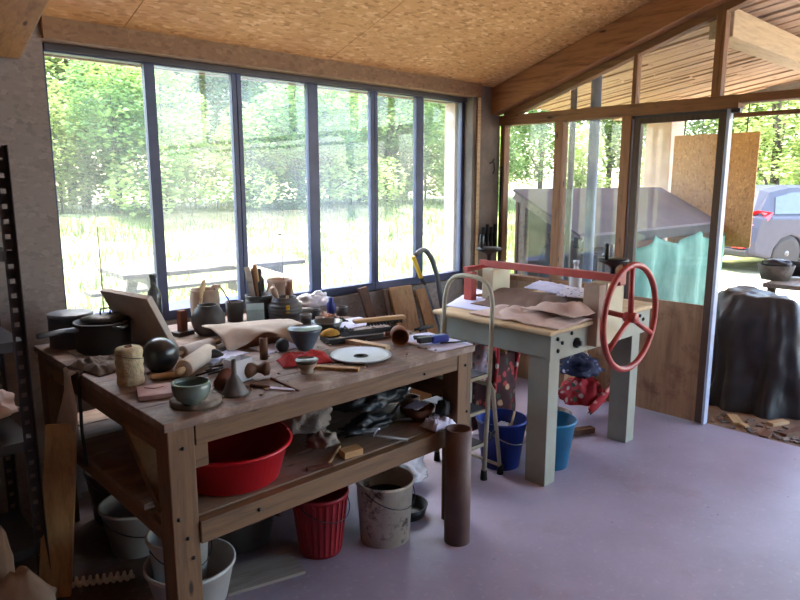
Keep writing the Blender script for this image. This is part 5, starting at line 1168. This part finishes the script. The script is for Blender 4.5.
for s in (-1, 1):
    f = lambda x, z: (x, s*(.825-(z-.95)*.36), z)
    for win in ([(-1.62, 1.0), (-1.52, 1.28), (-1.12, 1.36), (-.95, 1.36), (-.88, 1.0)], [(-.82, 1.0), (-.88, 1.36), (-.05, 1.37), (-.02, 1.0)], [(.05, 1.0), (.02, 1.37), (.2, 1.36), (.6, 1.18), (.85, 1.0)]):
        vs = [f(x, z) for x, z in win]+[(x, y+s*.012, z) for x, y, z in [f(x, z) for x, z in win]]; n = len(win)
        MB().add(vs, [tuple(range(n)), tuple(range(2*n-1, n-1, -1))]+[(i, (i+1) % n, n+(i+1) % n, n+i) for i in range(n)]).build('side_window', M['car_glass'], t)
vs = [(-2.035+.03, -.6, 1.02), (-2.035+.03, .6, 1.02), (-1.77, .52, 1.36), (-1.77, -.52, 1.36)]; vs = [(x-.03, y, z) for x, y, z in vs]+[(x-.055, y, z+.01) for x, y, z in vs]
MB().add(vs, [(0, 1, 2, 3), (7, 6, 5, 4), (0, 4, 5, 1), (1, 5, 6, 2), (2, 6, 7, 3), (3, 7, 4, 0)]).build('rear_window', M['car_glass'], t)
for s in (-1, 1):
    MB().add([(x, s*y, z) for x, y, z in ((-2.14, .46, .84), (-2.13, .80, .80), (-1.83, .89, .90), (-1.76, .89, 1.03), (-2.02, .82, 1.07), (-2.12, .46, .95))]+[(x*.97, s*(y-.03), z) for x, y, z in ((-2.14, .46, .84), (-2.13, .80, .80), (-1.83, .89, .90), (-1.76, .89, 1.03), (-2.02, .82, 1.07), (-2.12, .46, .95))], [tuple(range(6)), tuple(range(11, 5, -1))]+[(i, (i+1) % 6, 6+(i+1) % 6, 6+i) for i in range(6)]).build('tail_light', M['car_red'], t)
    bx(-2.19, -2.12, s*.62-.12, s*.62+.12, .42, .47).build('reflector', M['car_red'], t, bevel=.01)
bx(-2.17, -2.11, -.5, .5, .855, .885).build('light_strip', M['car_red'], t, bevel=.008)
bx(-2.20, -1.9, -.80, .80, .28, .40).build('bumper', M['black_rubber'], t, bevel=.03)
for x in (-1.32, 1.33):
    for s in (-1, 1):
        w_ = MB().lathe([(.2, -.1), (.30, -.1), (.325, -.07), (.325, .07), (.30, .1), (.2, .1)], 32, R3(x=PI/2, t=(x, s*.77, .325))).build('tyre', M['tyre'], t)
        mb = MB().lathe([(.05, -.02), (.05, .02), (0, .02)], 16, R3(x=PI/2, t=(x, s*.85, .325)))
        mb.tube([(x+.20*math.cos(a), s*.85, .325+.20*math.sin(a)) for a in [2*PI*i/32 for i in range(32)]], .02, 8, True)
        for i in range(5):
            a = 2*PI*i/5+.3; mb.bar((x, s*.855, .325), (x+.2*math.cos(a), s*.855, .325+.2*math.sin(a)), .05, .02, (0, 1, 0))
        mb.build('alloy_rim', M['alloy'], w_)
# ================================================================== LIGHT
w = bpy.data.worlds.new('sky'); SC.world = w; w.use_nodes = True
nt = w.node_tree; nt.nodes.clear()
o = nt.nodes.new('ShaderNodeOutputWorld'); bg = nt.nodes.new('ShaderNodeBackground'); sk = nt.nodes.new('ShaderNodeTexSky')
sk.sky_type = 'NISHITA'; sk.sun_disc = False; sk.sun_elevation = math.radians(62); sk.sun_rotation = math.radians(20); sk.air_density = 1.2; sk.dust_density = 2.5
bg.inputs[1].default_value = .6
nt.links.new(sk.outputs[0], bg.inputs[0]); nt.links.new(bg.outputs[0], o.inputs[0])
sd = bpy.data.lights.new('sun', 'SUN'); sd.energy = 5.5; sd.angle = .009; sd.color = (1, .95, .86)
so = bpy.data.objects.new('sun', sd); COL.objects.link(so)
so.rotation_euler = Vector((.36, -.03, -1)).to_track_quat('-Z', 'Y').to_euler()
vs_ = SC.view_settings; vs_.view_transform = 'Standard'; vs_.look = 'None'; vs_.gamma = 1; vs_.use_curve_mapping = False
vs_.exposure = 1.95
SC.cycles.max_bounces = 10; SC.cycles.diffuse_bounces = 6; SC.cycles.transparent_max_bounces = 16
SC.cycles.sample_clamp_indirect = 8
SC.cycles.use_denoising = True
